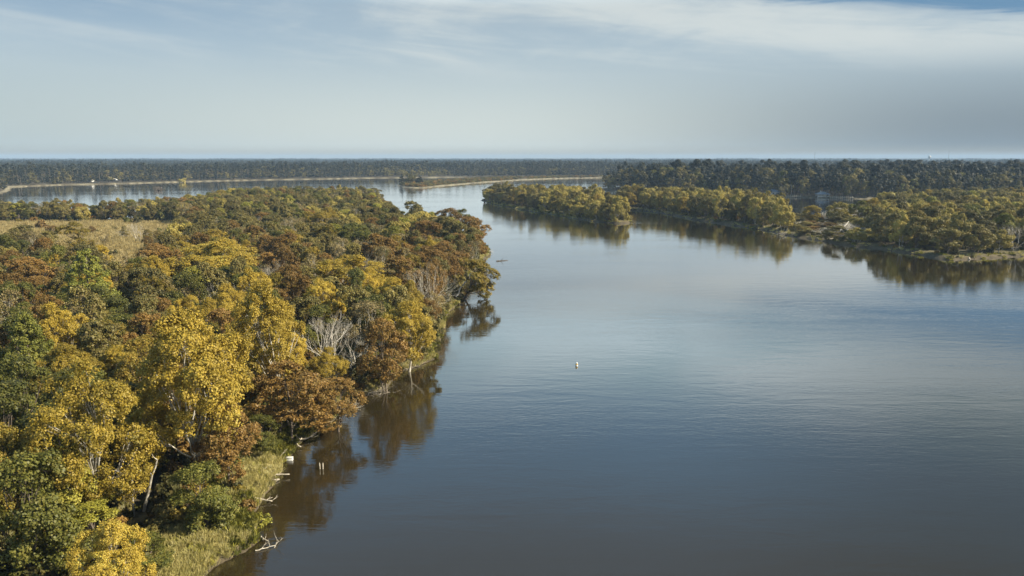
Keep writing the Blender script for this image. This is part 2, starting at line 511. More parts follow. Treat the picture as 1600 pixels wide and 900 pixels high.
# ------------------------------------------------------------------ the setting: ground and water
def build_ground():
    ang = np.concatenate([np.linspace(-180, -44, 60, endpoint=False), np.arange(-44, 44, 0.14), np.linspace(44, 180, 60)])
    ang = np.radians(ang)
    rr = [18.0]
    while rr[-1] < 13000:
        r = rr[-1]
        rr.append(r * (1.0055 if r < 1700 else 1.03))
    r = np.array(rr)
    A, R = np.meshgrid(ang, r)
    x = R * np.sin(A); y = R * np.cos(A)
    s0 = sdf_all(x.ravel(), y.ravel())
    s = rough_sdf(x.ravel(), y.ravel(), s0)
    z = height(x.ravel(), y.ravel(), s)
    V = np.column_stack([x.ravel(), y.ravel(), z])
    na, nr = len(ang), len(r)
    i = np.arange(nr - 1)[:, None] * na + np.arange(na - 1)[None]
    F = np.stack([i, i + 1, i + na + 1, i + na], -1).reshape(-1, 4)
    # the cap under the camera
    V = np.vstack([V, [[0, 0, -3.0]]])
    cidx = len(V) - 1
    xr, yr = V[:-1, 0], V[:-1, 1]
    rad = np.hypot(xr, yr)
    bank = np.clip((s - 0.3) / 0.8, 0, 1) * np.clip((13 - s) / 5 + 1.6 * vnoise(xr / 5, yr / 5, 11), 0, 1) * (rad < 560) * np.where(xr > 40, 0.3, 1)
    mead = np.clip(sdf_poly(MEADOW, xr, yr) / 4 + 1.2 * vnoise(xr / 6, yr / 6, 12), 0, 1)
    fx = sdf_all(xr, yr, ('far', 'bar', 'pines', 'point'))
    fp = sdf_poly(PINES, xr, yr)
    sand = np.clip((fx + 2) / 3, 0, 1) * np.clip((np.where(fp > -20, 3, 4.5 + 3 * vnoise(xr / 40, yr / 40, 61)) - fx) / 2.5, 0, 1) * (rad > 520)
    mud = np.clip(((0.7 + 1.3 * (xr > 40)) - s) / 0.5, 0, 1) * (rad < 560)  # waterline mud; right-bank band widened to paint in the undercut's shade
    at = {k: ('POINT', np.append(v, 0)) for k, v in dict(bank=bank, meadow=mead, sand=sand, mud=mud).items()}
    capF = [[cidx, (k + 1), k, k] for k in range(0)]
    me = mesh_np('ground', V[:, :], F, (ground_material(),), attr=at, smooth=True)
    o = obj('ground', me)
    tag(o, kind='structure')
    return o


MEADOW = poly([(-400, 420), (-60, 418), (0, 414), (60, 416), (95, 425), (120, 444), (160, 458), (225, 456), (250, 425), (272, 395), (300, 366), (275, 353), (200, 351),
               (100, 352.5), (0, 353), (-400, 353)])
build_ground()

wm = water_material()
S = 13500
o = obj('water', mesh_np('water', [(-S, -S, 0), (S, -S, 0), (S, S, 0), (-S, S, 0)], [[0, 1, 2, 3]], (wm,)))
tag(o, kind='structure')


# ------------------------------------------------------------------ plants: geometry
def unit(v):
    return v / np.maximum(np.linalg.norm(v, axis=-1, keepdims=True), 1e-9)


def leaf_quads(P, N, size, aspect=1.0, g=None, hang=None):
    """one pointed quad per leaf, at P, facing N"""
    g = g or rng
    n = len(P)
    ref = g.normal(size=(n, 3))
    if hang is not None:
        ref = ref * (1 - hang) + np.array([0, 0, -1.0]) * hang * 2
    T = unit(np.cross(np.cross(N, ref), N))
    B = np.cross(N, T)
    s = size * g.uniform(0.65, 1.35, (n, 1))
    a = P + T * s * aspect * 0.6
    c = P - T * s * aspect * 0.5
    b = P + B * s * 0.5 + N * s * 0.12
    d = P - B * s * 0.5 + N * s * 0.12
    V = np.stack([a, b, c, d], 1).reshape(-1, 3)
    F = np.arange(4 * n).reshape(-1, 4)
    return V, F


def blob_leaves(centers, radii, n, crown_c, up=0.35, squash=1.0, inner=0.25, spread=0.55, g=None):
    g = g or rng
    w = radii ** 2
    k = g.choice(len(centers), size=int(n * 1.5), p=w / w.sum())
    d = unit(g.normal(size=(len(k), 3)))
    out = unit(centers[k] - crown_c + 1e-6)
    keep = (d * out).sum(1) > g.uniform(-1.1, 0.25, len(k))
    k = k[keep][:n]; d = d[keep][:n]; out = out[keep][:n]
    rr = radii[k][:, None] * (1 - inner * g.random((len(k), 1)) ** 1.5 + 0.10 * g.normal(size=(len(k), 1)))
    P = centers[k] + d * rr * np.array([1, 1, squash])
    N = unit(d * 0.75 + out * 0.2 + np.array([0, 0, up]) + spread * g.normal(size=(len(k), 3)) * 0.7)
    return P, N


def tube(path, radii, sides=6):
    path = np.asarray(path, float)
    n = len(path)
    V = []
    for i in range(n):
        t = unit((path[min(i + 1, n - 1)] - path[max(i - 1, 0)])[None])[0]
        a = np.array([0, 0, 1.0]) if abs(t[2]) < 0.9 else np.array([1.0, 0, 0])
        u = unit(np.cross(t, a)[None])[0]; w = np.cross(t, u)
        for k in range(sides):
            th = 2 * math.pi * k / sides
            V.append(path[i] + radii[i] * (u * math.cos(th) + w * math.sin(th)))
    F = []
    for i in range(n - 1):
        for k in range(sides):
            k2 = (k + 1) % sides
            F.append([i * sides + k, i * sides + k2, (i + 1) * sides + k2, (i + 1) * sides + k])
    V.append(path[-1] + unit((path[-1] - path[-2])[None])[0] * radii[-1])
    ti = len(V) - 1
    for k in range(sides):
        F.append([(n - 1) * sides + k, (n - 1) * sides + (k + 1) % sides, ti, ti])
    return np.array(V), F


class Wood:
    def __init__(self):
        self.V = []; self.F = []; self.n = 0

    def add(self, path, radii, sides=6):
        V, F = tube(path, radii, sides)
        self.V.append(V)
        self.F += [[a + self.n for a in f] for f in F]
        self.n += len(V)

    def limb(self, a, b, r0, r1, sag=0.12, n=5, sides=5, g=None):
        g = g or rng
        a = np.asarray(a, float); b = np.asarray(b, float)
        L = np.linalg.norm(b - a)
        off = g.normal(size=3) * L * sag
        off[2] -= L * sag * 0.6
        t = np.linspace(0, 1, n)[:, None]
        p = a * (1 - t) + b * t + off * (t * (1 - t)) * 2 + g.normal(size=(n, 3)) * L * 0.015 * (t > 0)
        self.add(p, np.linspace(r0, r1, n), sides)
        return p

    def mesh(self, name, mat):
        V = np.vstack(self.V)
        # degenerate tip quads become triangles through validate-free trick: split arrays
        F4 = [f for f in self.F if f[2] != f[3]]
        F3 = [f[:3] for f in self.F if f[2] == f[3]]
        me = bpy.data.meshes.new(name)
        loops = np.array([i for f in F4 for i in f] + [i for f in F3 for i in f], np.int32)
        tot = np.array([4] * len(F4) + [3] * len(F3), np.int32)
        st = np.concatenate([[0], np.cumsum(tot)[:-1]]).astype(np.int32)
        me.vertices.add(len(V)); me.vertices.foreach_set('co', V.astype(np.float32).ravel())
        me.loops.add(len(loops)); me.loops.foreach_set('vertex_index', loops)
        me.polygons.add(len(tot)); me.polygons.foreach_set('loop_start', st); me.polygons.foreach_set('loop_total', tot)
        me.polygons.foreach_set('use_smooth', np.ones(len(tot), bool))
        me.materials.append(mat)
        me.update(calc_edges=True)
        return me


def crown_mesh(name, P, N, size, aspect, mat, g, hang=None):
    V, F = leaf_quads(P, N, size, aspect, g, hang)
    return mesh_np(name, V, F, (mat,), attr={'rnd': ('FACE', g.random(len(F)))})


def broadleaf(seed, h=16, w=11, lobes=9, twig=16, blob=(0.45, 0.8), n=11000, leaf=0.30, aspect=1.0, up=0.35, squash=0.85,
              base=0.28, bark='bark', mat='sycamore', lobe_r=0.27, vshape=1.0, hang=None, spread=0.55, lean=0.0, tr=0.24, openness=1.0, stems=1):
    """tree with real limbs to each lobe of the crown; lobes carry small clumps, clumps carry leaves"""
    g = np.random.default_rng(seed)
    R = w / 2
    zc = h * (base + 1) / 2; rz = h * (1 - base) / 2
    cc = np.array([lean, 0, zc])
    L = []
    tries = 0
    while len(L) < lobes and tries < 4000:
        tries += 1
        d = unit(g.normal(size=(1, 3)))[0]
        if d[2] < -0.85: continue
        f = g.uniform(0.50, 0.84)
        p = cc + d * np.array([R, R, rz]) * f
        if d[2] < 0: p[:2] = cc[:2] + (p[:2] - cc[:2]) * 0.95
        if all(np.linalg.norm((p - q) / np.array([1, 1, vshape])) > R * 0.50 for q in L):
            L.append(p)
    L.append(cc + np.array([g.normal() * .1 * R, g.normal() * .1 * R, rz * 0.66]))
    L = np.array(L)
    lr = R * lobe_r * g.uniform(0.8, 1.75, len(L)) * openness
    C = []; CR = []
    for p, r in zip(L, lr):
        k = max(4, int(twig * (r / (R * lobe_r)) ** 2 / 1.6))
        d = unit(g.normal(size=(k, 3)) + 0.55 * unit(p - cc) + np.array([0, 0, 0.35]))
        C.append(p + d * r * np.array([1, 1, 0.85 * vshape]) * g.uniform(0.72, 1.08, (k, 1)))
        CR.append(g.uniform(blob[0], blob[1], k))
    C = np.vstack(C); CR = np.concatenate(CR)
    C[:, 2] = np.maximum(C[:, 2], h * base * 0.55)
    P, N = blob_leaves(C, CR, n, cc, up, squash, 0.5, spread, g)
    # stray sprigs for an uneven outline
    ns = n // 14
    ks = g.integers(0, len(C), ns)
    Ps = C[ks] + unit(g.normal(size=(ns, 3)) + 0.4 * unit(C[ks] - cc)) * (CR[ks] * g.uniform(1.0, 1.65, ns))[:, None]
    P = np.vstack([P, Ps]); N = np.vstack([N, unit(g.normal(size=(ns, 3)) + np.array([0, 0, .4]))])
    crown = crown_mesh('crown', P, N, leaf, aspect, M[mat], g, hang)
    wd = Wood()
    for sidx in range(stems):
        offs = np.array([g.normal() * 0.35, g.normal() * 0.35, 0]) * (stems > 1)
        top = cc + np.array([0, 0, rz * 0.35]) + offs * 3
        t = np.linspace(0, 1, 8)[:, None]
        base_p = np.array([0, 0, -0.6]) + offs
        bend = g.normal(size=3) * 0.06 * h; bend[2] = 0
        tp = base_p * (1 - t) + top * t + bend * t * (1 - t) * 1.6
        rr = tr / math.sqrt(stems) * (1 - 0.8 * t[:, 0]) * (1 + 0.5 * np.exp(-t[:, 0] * 16))
        wd.add(tp, rr, 8)
        for i, (p, r) in enumerate(zip(L, lr)):
            if i % stems != sidx: continue
            tt = np.clip((p[2] - h * 0.22) / h * 0.75, 0.25, 0.9)
            j = tt * 7; j0 = int(j); a = tp[j0] * (1 - (j - j0)) + tp[min(j0 + 1, 7)] * (j - j0)
            r0 = tr * (1 - 0.8 * tt) * 0.62 / math.sqrt(stems)
            lp = wd.limb(a, p, r0, r0 * 0.35, 0.10, 5, 5, g)
            near = np.argsort(np.linalg.norm(C - p, axis=1))[:7]
            for q in near[g.random(len(near)) < 0.8]:
                wd.limb(lp[g.integers(2, 5)], C[q], r0 * 0.33, 0.02, 0.12, 3, 3, g)
    return crown, wd.mesh('trunk', M[bark])


def conifer(seed, h=17, w=8, n=9000, mat='cedar', base=0.12, leaf=0.30, tiers=60, power=0.8):
    g = np.random.default_rng(seed)
    C = []; CR = []; B = []
    for i in range(tiers * 4):
        t = g.random() ** 1.15
        z = h * (base + (1 - base) * t)
        rmax = w / 2 * (1 - t) ** power * (0.62 + 0.38 * min(1, t * 7)) + 0.15
        a = g.uniform(0, 2 * math.pi)
        r = rmax * g.uniform(0.55, 1.0)
        C.append((r * math.cos(a), r * math.sin(a), z - r * 0.15)); CR.append(g.uniform(0.35, 0.75) * (1 - 0.45 * t))
    C = np.array(C); CR = np.array(CR)
    cc = np.array([0, 0, h * 0.45])
    P, N = blob_leaves(C, CR, n, cc, 0.15, 1.35, 0.5, 0.5, g)
    crown = crown_mesh('crown', P, N, leaf, 1.5, M[mat], g, 0.45)
    wd = Wood()
    wd.add(np.array([[0, 0, -0.6], [0.05, 0, h * 0.3], [0, 0.05, h * 0.6], [0, 0, h * 0.97]]), [0.3, 0.22, 0.12, 0.03], 7)
    for q in g.choice(len(C), 60, replace=False):
        p = C[q]
        wd.limb((0, 0, max(0.5, p[2] - 0.2 * np.hypot(p[0], p[1]))), p, 0.05, 0.015, 0.05, 3, 3, g)
    return crown, wd.mesh('trunk', M['bark'])


def pine(seed, h=24, w=8, n=1500, leaf=0.8, mat='pine', clumps=26, bare=0.48, full=False):
    g = np.random.default_rng(seed)
    C = []; CR = []
    for i in range(clumps):
        t = g.random() ** 0.85
        z = h * (bare + (1 - bare) * t)
        rm = w / 2 * math.sin(math.pi * min(1, 0.22 + t * 0.74)) ** 0.8
        a = g.uniform(0, 6.283); r = rm * g.uniform(0.2, 0.85)
        C.append((r * math.cos(a), r * math.sin(a), z)); CR.append(g.uniform(0.9, 1.6) * w / 9)
    C = np.array(C); CR = np.array(CR)
    cc = np.array([0, 0, h * 0.66])
    P, N = blob_leaves(C, CR, n, cc, 0.4, 0.7, 0.6, 0.5, g)
    V, F = leaf_quads(P, N, leaf, 1.0, g)
    wd = Wood()
    wd.add(np.array([[0, 0, -0.6], [0.1, 0, h * 0.35], [0, 0.1, h * 0.65], [0, 0, h * 0.95]]), [0.32, 0.26, 0.18, 0.05], 5)
    for q in range(0, len(C), 2):
        p = C[q]
        wd.limb((0, 0, p[2] - 0.5), p, 0.08, 0.02, 0.05, 3, 3, g)
    return crown_mesh('crown', P, N, leaf, 1.0, M[mat], g), wd.mesh('trunk', M['bark'])


def bare(seed, h=10, w=8, mat='whitebark', levels=6, tr=0.12, fan=0.5, stems=3, twigs=True):
    """leafless tree: forks again and again down to fine twigs"""
    g = np.random.default_rng(seed)
    wd = Wood(); tw = Wood()

    def grow(p, d, L, r, lev):
        n = 4
        path = [p]
        dd = d.copy()
        for i in range(n - 1):
            dd = unit((dd + g.normal(size=3) * 0.13 + np.array([0, 0, 0.05]))[None])[0]
            path.append(path[-1] + dd * L / (n - 1))
        tgt = wd if lev < 3 else tw
        tgt.add(np.array(path), np.linspace(r, r * 0.62, n), 5 if lev < 2 else 3)
        if lev >= levels: return
        k = 3 if lev < 2 else g.integers(2, 4)
        for j in range(k):
            q = path[-1] if j < 2 else path[g.integers(1, n)]
            nd = unit((dd + g.normal(size=3) * fan * 0.75)[None])[0]
            nd[2] = max(nd[2], -0.05)
            grow(q, unit(nd[None])[0], L * g.uniform(0.6, 0.85), r * 0.56, lev + 1)
    for s in range(stems):
        a = g.uniform(0, 6.283)
        d = unit(np.array([[math.cos(a) * fan * 0.7, math.sin(a) * fan * 0.7, 1.0]]))[0]
        grow(np.array([0, 0, -0.4]) + np.array([math.cos(a), math.sin(a), 0]) * 0.15 * (stems > 1), d, h * 0.30, tr, 0)
    a, b = tw.mesh('branches', M[mat]), wd.mesh('trunk', M[mat])
    for me in (a, b):
        co = np.empty(len(me.vertices) * 3, np.float32); me.vertices.foreach_get('co', co)
        co = co.reshape(-1, 3)
        me.vertices.foreach_set('co', co.ravel())
    # normalise height from both
    zs = []
    for me in (a, b):
        co = np.empty(len(me.vertices) * 3, np.float32); me.vertices.foreach_get('co', co); zs.append(co.reshape(-1, 3)[:, 2].max())
    f = h / max(zs)
    for me in (a, b):
        co = np.empty(len(me.vertices) * 3, np.float32); me.vertices.foreach_get('co', co)
        me.vertices.foreach_set('co', co * f)
        me.update()
    return a, b


def shrub_meshes(seed, h=2.2, w=3, n=900, leaf=0.22, mat='scrub', clumps=16, hang=None):
    g = np.random.default_rng(seed)
    d = unit(g.normal(size=(clumps, 3))); d[:, 2] = np.abs(d[:, 2])
    C = d * np.array([w / 2, w / 2, h * 0.75]) * g.uniform(0.45, 0.85, (clumps, 1)) + np.array([0, 0, h * 0.18])
    CR = g.uniform(0.28, 0.5, clumps) * w / 3
    P, N = blob_leaves(C, CR, n, np.array([0, 0, 0.2]), 0.35, 0.9, 0.6, 0.7, g)
    cr = crown_mesh('foliage', P, N, leaf, 1.3, M[mat], g, hang)
    wd = Wood()
    for q in range(0, clumps, 2):
        wd.limb((0, 0, -0.2), C[q], 0.05, 0.015, 0.1, 3, 3, g)
    return cr, wd.mesh('stems', M['bark'])


def tuft_mesh(seed, h=0.6, w=0.5, blades=36, mat='straw', bw=0.05):
    g = np.random.default_rng(seed)
    V = []; F = []
    for i in range(blades):
        a = g.uniform(0, 6.283); r = w * 0.5 * math.sqrt(g.random())
        b = np.array([r * math.cos(a), r * math.sin(a), -0.05])
        d = np.array([math.cos(a), math.sin(a), 0]) * g.uniform(0.1, 0.6) * h + g.normal(size=3) * 0.08
        t = b + d + np.array([0, 0, h * g.uniform(0.6, 1.1)])
        s = np.array([-math.sin(a + g.normal() * .6), math.cos(a), 0]) * bw * 0.5
        mid = b * 0.45 + t * 0.55 - d * 0.15
        k = len(V)
        V += [b - s, b + s, mid + s * 0.8, mid - s * 0.8, t + s * .2, t - s * .2]
        F += [[k, k + 1, k + 2, k + 3], [k + 3, k + 2, k + 4, k + 5]]
    return mesh_np('tuft', V, F, (M[mat],), attr={'rnd': ('FACE', np.repeat(g.random(blades), 2))})


def join_meshes(name, meshes):
    """one mesh from a crown and a trunk, for woods seen as one mass"""
    Vs = []; L = []; T = []; MI = []; R = []; mats = []; n = 0
    for me in meshes:
        co = np.empty(len(me.vertices) * 3, np.float32); me.vertices.foreach_get('co', co)
        li = np.empty(len(me.loops), np.int32); me.loops.foreach_get('vertex_index', li)
        lt = np.empty(len(me.polygons), np.int32); me.polygons.foreach_get('loop_total', lt)
        Vs.append(co.reshape(-1, 3)); L.append(li + n); T.append(lt); n += len(me.vertices)
        MI.append(np.full(len(lt), len(mats), np.int32)); mats.append(me.materials[0])
        if 'rnd' in me.attributes:
            v = np.empty(len(lt), np.float32); me.attributes['rnd'].data.foreach_get('value', v)
        else:
            v = np.full(len(lt), 0.5, np.float32)
        R.append(v)
    V = np.vstack(Vs); L = np.concatenate(L); T = np.concatenate(T)
    me = bpy.data.meshes.new(name)
    me.vertices.add(len(V)); me.vertices.foreach_set('co', V.ravel())
    me.loops.add(len(L)); me.loops.foreach_set('vertex_index', L)
    me.polygons.add(len(T))
    me.polygons.foreach_set('loop_start', np.concatenate([[0], np.cumsum(T)[:-1]]).astype(np.int32))
    me.polygons.foreach_set('loop_total', T)
    for m in mats: me.materials.append(m)
    me.polygons.foreach_set('material_index', np.concatenate(MI))
    a = me.attributes.new('rnd', 'FLOAT', 'FACE'); a.data.foreach_set('value', np.concatenate(R))
    me.update(calc_edges=True)
    return me


def scatter(name, protos, pts, rot, sc, idx, label=None):
    """one stuff object: PTS carry instances of PROTOS (meshes)"""
    c = bpy.data.collections.new(name + ' kinds')
    for i, me in enumerate(protos):
        c.objects.link(bpy.data.objects.new('%s_kind_%03d' % (name, i), me))
    me = bpy.data.meshes.new(name)
    me.vertices.add(len(pts)); me.vertices.foreach_set('co', np.asarray(pts, np.float32).ravel())
    for an, tp, key, data in (('rotz', 'FLOAT', 'value', rot), ('scl', 'FLOAT_VECTOR', 'vector', sc), ('pick', 'INT', 'value', idx)):
        a = me.attributes.new(an, tp, 'POINT')
        a.data.foreach_set(key, np.asarray(data, np.int32 if tp == 'INT' else np.float32).ravel())
    o = obj(name, me)
    ng = bpy.data.node_groups.new(name, 'GeometryNodeTree')
    ng.interface.new_socket('Geometry', in_out='INPUT', socket_type='NodeSocketGeometry')
    ng.interface.new_socket('Geometry', in_out='OUTPUT', socket_type='NodeSocketGeometry')
    N = ng.nodes
    gi = N.new('NodeGroupInput'); go = N.new('NodeGroupOutput')
    ci = N.new('GeometryNodeCollectionInfo'); ci.inputs[0].default_value = c
    ci.inputs['Separate Children'].default_value = True; ci.inputs['Reset Children'].default_value = True
    ip = N.new('GeometryNodeInstanceOnPoints'); ip.inputs['Pick Instance'].default_value = True
    def na(nm, tp):
        a = N.new('GeometryNodeInputNamedAttribute'); a.data_type = tp; a.inputs['Name'].default_value = nm
        return a.outputs['Attribute']
    cx = N.new('ShaderNodeCombineXYZ')
    ng.links.new(na('rotz', 'FLOAT'), cx.inputs[2])
    ng.links.new(gi.outputs[0], ip.inputs['Points'])
    ng.links.new(ci.outputs[0], ip.inputs['Instance'])
    ng.links.new(na('pick', 'INT'), ip.inputs['Instance Index'])
    ng.links.new(cx.outputs[0], ip.inputs['Rotation'])
    ng.links.new(na('scl', 'FLOAT_VECTOR'), ip.inputs['Scale'])
    ng.links.new(ip.outputs[0], go.inputs[0])
    md = o.modifiers.new('scatter', 'NODES'); md.node_group = ng
    tag(o, label, kind='stuff')
    return o


# ------------------------------------------------------------------ plants: prototypes
# kind -> (object name, description, bark) and variants [(crown, trunk, h, w)]
PR = {}
def proto(kind, fn, _z, h, w, seeds, **kw):
    PR[kind] = []
    for s in seeds:
        c, t = fn(s, h=h, w=w, **kw)
        PR[kind].append((c, t, h, w))

proto('sycamore', broadleaf, 0, 19, 14, (11, 12, 13, 14), lobes=17, twig=34, blob=(0.40, 0.80), n=46000, leaf=0.20, mat='sycamore', bark='palebark', spread=0.6, lobe_r=0.24, base=0.12)
proto('amber', broadleaf, 0, 14, 10, (21, 22, 23), lobes=10, twig=22, blob=(0.4, 0.75), n=15000, leaf=0.23, mat='amber', bark='bark', spread=0.6, base=0.08)
proto('rust', broadleaf, 0, 14, 10, (31, 32, 33, 34), lobes=13, twig=24, blob=(0.35, 0.7), n=16000, leaf=0.19, aspect=1.5, squash=0.75, mat='rust', spread=0.85, stems=2, base=0.06)
proto('green', broadleaf, 0, 14, 10, (41, 42, 43), lobes=9, twig=22, blob=(0.5, 0.9), n=15000, leaf=0.24, mat='green', spread=0.5, base=0.06)
proto('olive', broadleaf, 0, 13, 9.5, (51, 52, 53, 54), lobes=12, twig=20, blob=(0.4, 0.85), n=11000, leaf=0.26, aspect=1.4, mat='olive', spread=0.8, stems=2, base=0.02)
proto('willow', broadleaf, 0, 13, 10, (61, 62, 63), lobes=12, twig=20, blob=(0.4, 0.8), n=11000, leaf=0.27, aspect=1.8, squash=1.3, mat='willow', hang=0.5, spread=0.7, stems=3, base=0.03, bark='palebark')
proto('sparse', broadleaf, 0, 13, 9, (65, 66, 67), lobes=9, twig=16, blob=(0.4, 0.8), n=5200, leaf=0.20, aspect=1.4, mat='tan', spread=0.95, stems=3, base=0.1, bark='palebark', tr=.2)
proto('lime', broadleaf, 0, 13, 8, (71,), lobes=8, twig=20, blob=(0.45, 0.8), n=10000, leaf=0.25, mat='lime', spread=0.6, base=0.08)
proto('cedar', conifer, 0, 17, 10, (81, 82), n=30000, leaf=0.16, power=0.62, tiers=80)
proto('bare', bare, 0, 10, 8, (91, 92), fan=0.34, stems=3)
proto('twiggy', bare, 0, 9, 7, (95, 96), mat='palebark', levels=6, tr=0.10, stems=4, fan=0.45)
proto('grey', bare, 0, 9, 8, (97, 98), mat='whitebark', levels=5, tr=0.22, stems=5, fan=0.42)
proto('pine', pine, 0, 24, 13, (101, 102, 103), n=3400, leaf=0.62, clumps=20, bare=0.30)

SPEC = dict(
    sycamore=('sycamore_tree', 'golden yellow broad-crowned tree'),
    amber=('oak_tree', 'orange-gold leafy tree'),
    rust=('cypress_tree', 'rust-brown feathery tree'),
    green=('oak_tree', 'dark green leafy tree'),
    olive=('elm_tree', 'dull olive bushy tree'),
    willow=('willow_tree', 'pale khaki willow'),
    lime=('poplar_tree', 'bright lime-yellow tree'),
    cedar=('cedar_tree', 'tall cone-shaped green cedar'),
    sparse=('ash_tree', 'half-bare tan tree'),
    bare=('bare_tree', 'leafless white-limbed tree'),
    twiggy=('bare_tree', 'leafless grey twiggy tree'),
    grey=('bare_tree', 'leafless silvery many-stemmed tree'),
)

# ------------------------------------------------------------------ where trees stand
T = []   # dict(x, y, kind, h, w, label or None)


def stand(px, top, kind, h, wpx, label=None, lean=0.0):
    x, y = ground_point(px, top, h)
    dist = math.hypot(x, y)
    x -= h * 0.6 * math.sin(lean)
    T.append(dict(x=x, y=y, kind=kind, h=h, w=wpx / FPX * math.hypot(dist, H - h * .6), label=label, hand=True, lean=lean))


stand(300, 506, 'sycamore', 20, 172, 'largest golden yellow tree, broad crown, in the left bank foreground')
stand(128, 592, 'sycamore', 17, 150, 'golden tree with gaps in its crown, lower left, left of the largest golden tree')
stand(428, 462, 'sycamore', 18.5, 112, 'golden tree left of the bleached leafless tree')
stand(212, 640, 'sycamore', 10, 84, 'smaller golden tree between the two big golden trees, above two pale trunks')
stand(636, 466, 'sycamore', 13.5, 92, 'gold-brown tree overhanging the water at the bend of the left bank')
stand(540, 408, 'sycamore', 14, 122, 'wide brownish gold tree in the middle of the left bank woods')
stand(338, 384, 'sycamore', 16, 138, 'wide gold-orange tree in the middle left woods behind the three near golden trees')
stand(402, 430, 'sycamore', 14, 60, 'slim golden tree behind the golden tree beside the leafless one')
stand(92, 492, 'sycamore', 13, 74, 'dark gold tree between the green cedar and the lower left golden tree')
stand(503, 330, 'sycamore', 15, 60, 'bright golden tree standing alone among olive trees far along the left bank')
stand(548, 357, 'green', 15, 92, 'dark green round tree right behind the middle left woods, below the lone golden tree')
stand(130, 402, 'cedar', 17.5, 122, 'tallest bushy green cedar at the left, above the dark gold tree')
stand(40, 510, 'cedar', 14, 92, 'broad mid-green cedar at the left edge of the photo')
stand(300, 425, 'lime', 12, 66, 'thin yellow-green tree directly behind the largest golden tree')
stand(742, 402, 'amber', 11.5, 76, 'green and orange tree leaning over the water at the outermost corner of the left bank', 0.42)
stand(735, 345, 'rust', 13, 74, 'rust-brown tree whose crown reaches furthest over the river')
stand(690, 385, 'rust', 12, 78, 'broad rust-brown tree just inland of the leaning green and orange tree')
stand(665, 352, 'rust', 13, 70, 'reddish-brown tree behind the broad rust-brown one near the outermost corner')
stand(705, 330, 'rust', 14, 58, 'dark brown tree on the skyline over the river at the outer corner')
stand(650, 320, 'olive', 15, 52, 'round olive-brown tree rising highest against the river at the far corner of the left bank')
stand(702, 345, 'lime', 11, 52, 'yellowish green drooping tree beside the dark brown skyline tree')
stand(720, 326, 'green', 13, 32, 'small dark tree against the river at the outer corner')
stand(585, 293, 'olive', 12, 70, 'olive tree at the far tip of the left bank, against the water')
stand(120, 352, 'amber', 13, 46, 'orange tree at the front edge of the dry meadow')
stand(375, 296, 'lime', 13, 36, 'bright yellow-green tree on the skyline behind the dry meadow')
stand(345, 300, 'amber', 13, 34, 'orange-brown tree left of the bright yellow-green skyline tree')
stand(268, 372, 'amber', 12, 56, 'orange-gold tree at the right corner of the dry meadow')
stand(450, 372, 'rust', 14, 84, 'rust-brown tree left of the dark green round tree')
stand(590, 372, 'rust', 14, 96, 'rust-brown tree right of the dark green round tree')
stand(620, 410, 'rust', 13, 84, 'rust-brown tree between the wide brownish gold tree and the water')
stand(250, 388, 'rust', 13, 70, 'red-brown tree just in front of the meadow corner')
stand(40, 415, 'rust', 12, 84, 'orange-brown bushy tree left of the tallest cedar')
stand(340, 520, 'amber', 12, 80, 'brownish gold tree pressed against the right side of the largest golden tree')
stand(450, 572, 'rust', 11, 125, 'low round reddish-brown tree over the bank, below the bleached leafless tree')
stand(520, 590, 'rust', 8, 86, 'small brown bushy tree touching the water near the floating brush')
stand(602, 498, 'rust', 12.5, 84, 'feathery olive-brown tree by the water right of the leafless tree')
stand(585, 470, 'green', 11, 60, 'green-brown tree between the two gold trees near the bend')
stand(590, 560, 'lime', 4.5, 58, 'low yellow-green bushy tree right at the water under the feathery tree')
stand(510, 500, 'bare', 11, 84, 'bleached white leafless tree with fanned limbs in the left bank woods')
stand(560, 530, 'twiggy', 7.5, 80, 'smaller grey leafless tree beside the bleached one, towards the water')
stand(610, 545, 'twiggy', 5, 50, 'low leafless bush-like tree at the waterline of the bend')
stand(215, 352, 'twiggy', 9, 46, 'pale leafless tree at the far edge of the dry meadow')
stand(365, 370, 'bare', 7, 26, 'small bare snag with white limbs behind the wide gold-orange tree')
stand(75, 655, 'green', 11, 130, 'dark green tree in deep shade at the lower left')
stand(40, 745, 'green', 12, 120, 'wide green tree in the lower left corner')
stand(95, 690, 'cedar', 11, 84, 'green cedar under the lower left golden tree')
stand(120, 745, 'lime', 8, 74, 'yellow-green tree in the lower left, just left of the two pale trunks')
stand(5, 690, 'amber', 12, 84, 'brownish gold tree cut by the left edge in the lower left')
stand(10, 620, 'green', 12, 110, 'dark green tree cut by the left edge of the photo')
stand(318, 742, 'green', 7, 84, 'low green tree right of the two pale trunks, above the grassy bank')
stand(345, 640, 'rust', 10, 100, 'brown-gold low tree between the largest golden tree and the grassy bank')
stand(140, 815, 'lime', 5, 74, 'low yellow-green tree at the bottom of the photo left of the grassy bank')
stand(215, 858, 'green', 3.4, 90, 'low dark green thicket-like tree on the grassy bank at the bottom')
stand(405, 665, 'green', 5, 60, 'low green bushy tree on the bank above the driftwood logs')
_gm = np.random.default_rng(77)
for _i in range(15):
    _px = float(_gm.uniform(60, 275)); _py = float(_gm.uniform(372, 440))
    _x, _y = ground_point(_px, _py)
    T.append(dict(x=_x, y=_y, kind=['sparse', 'twiggy', 'amber', 'olive', 'rust'][int(_gm.integers(5))], h=float(_gm.uniform(3.5, 6.5)), w=float(_gm.uniform(3.5, 6)), label=None, hand=True, small=True))
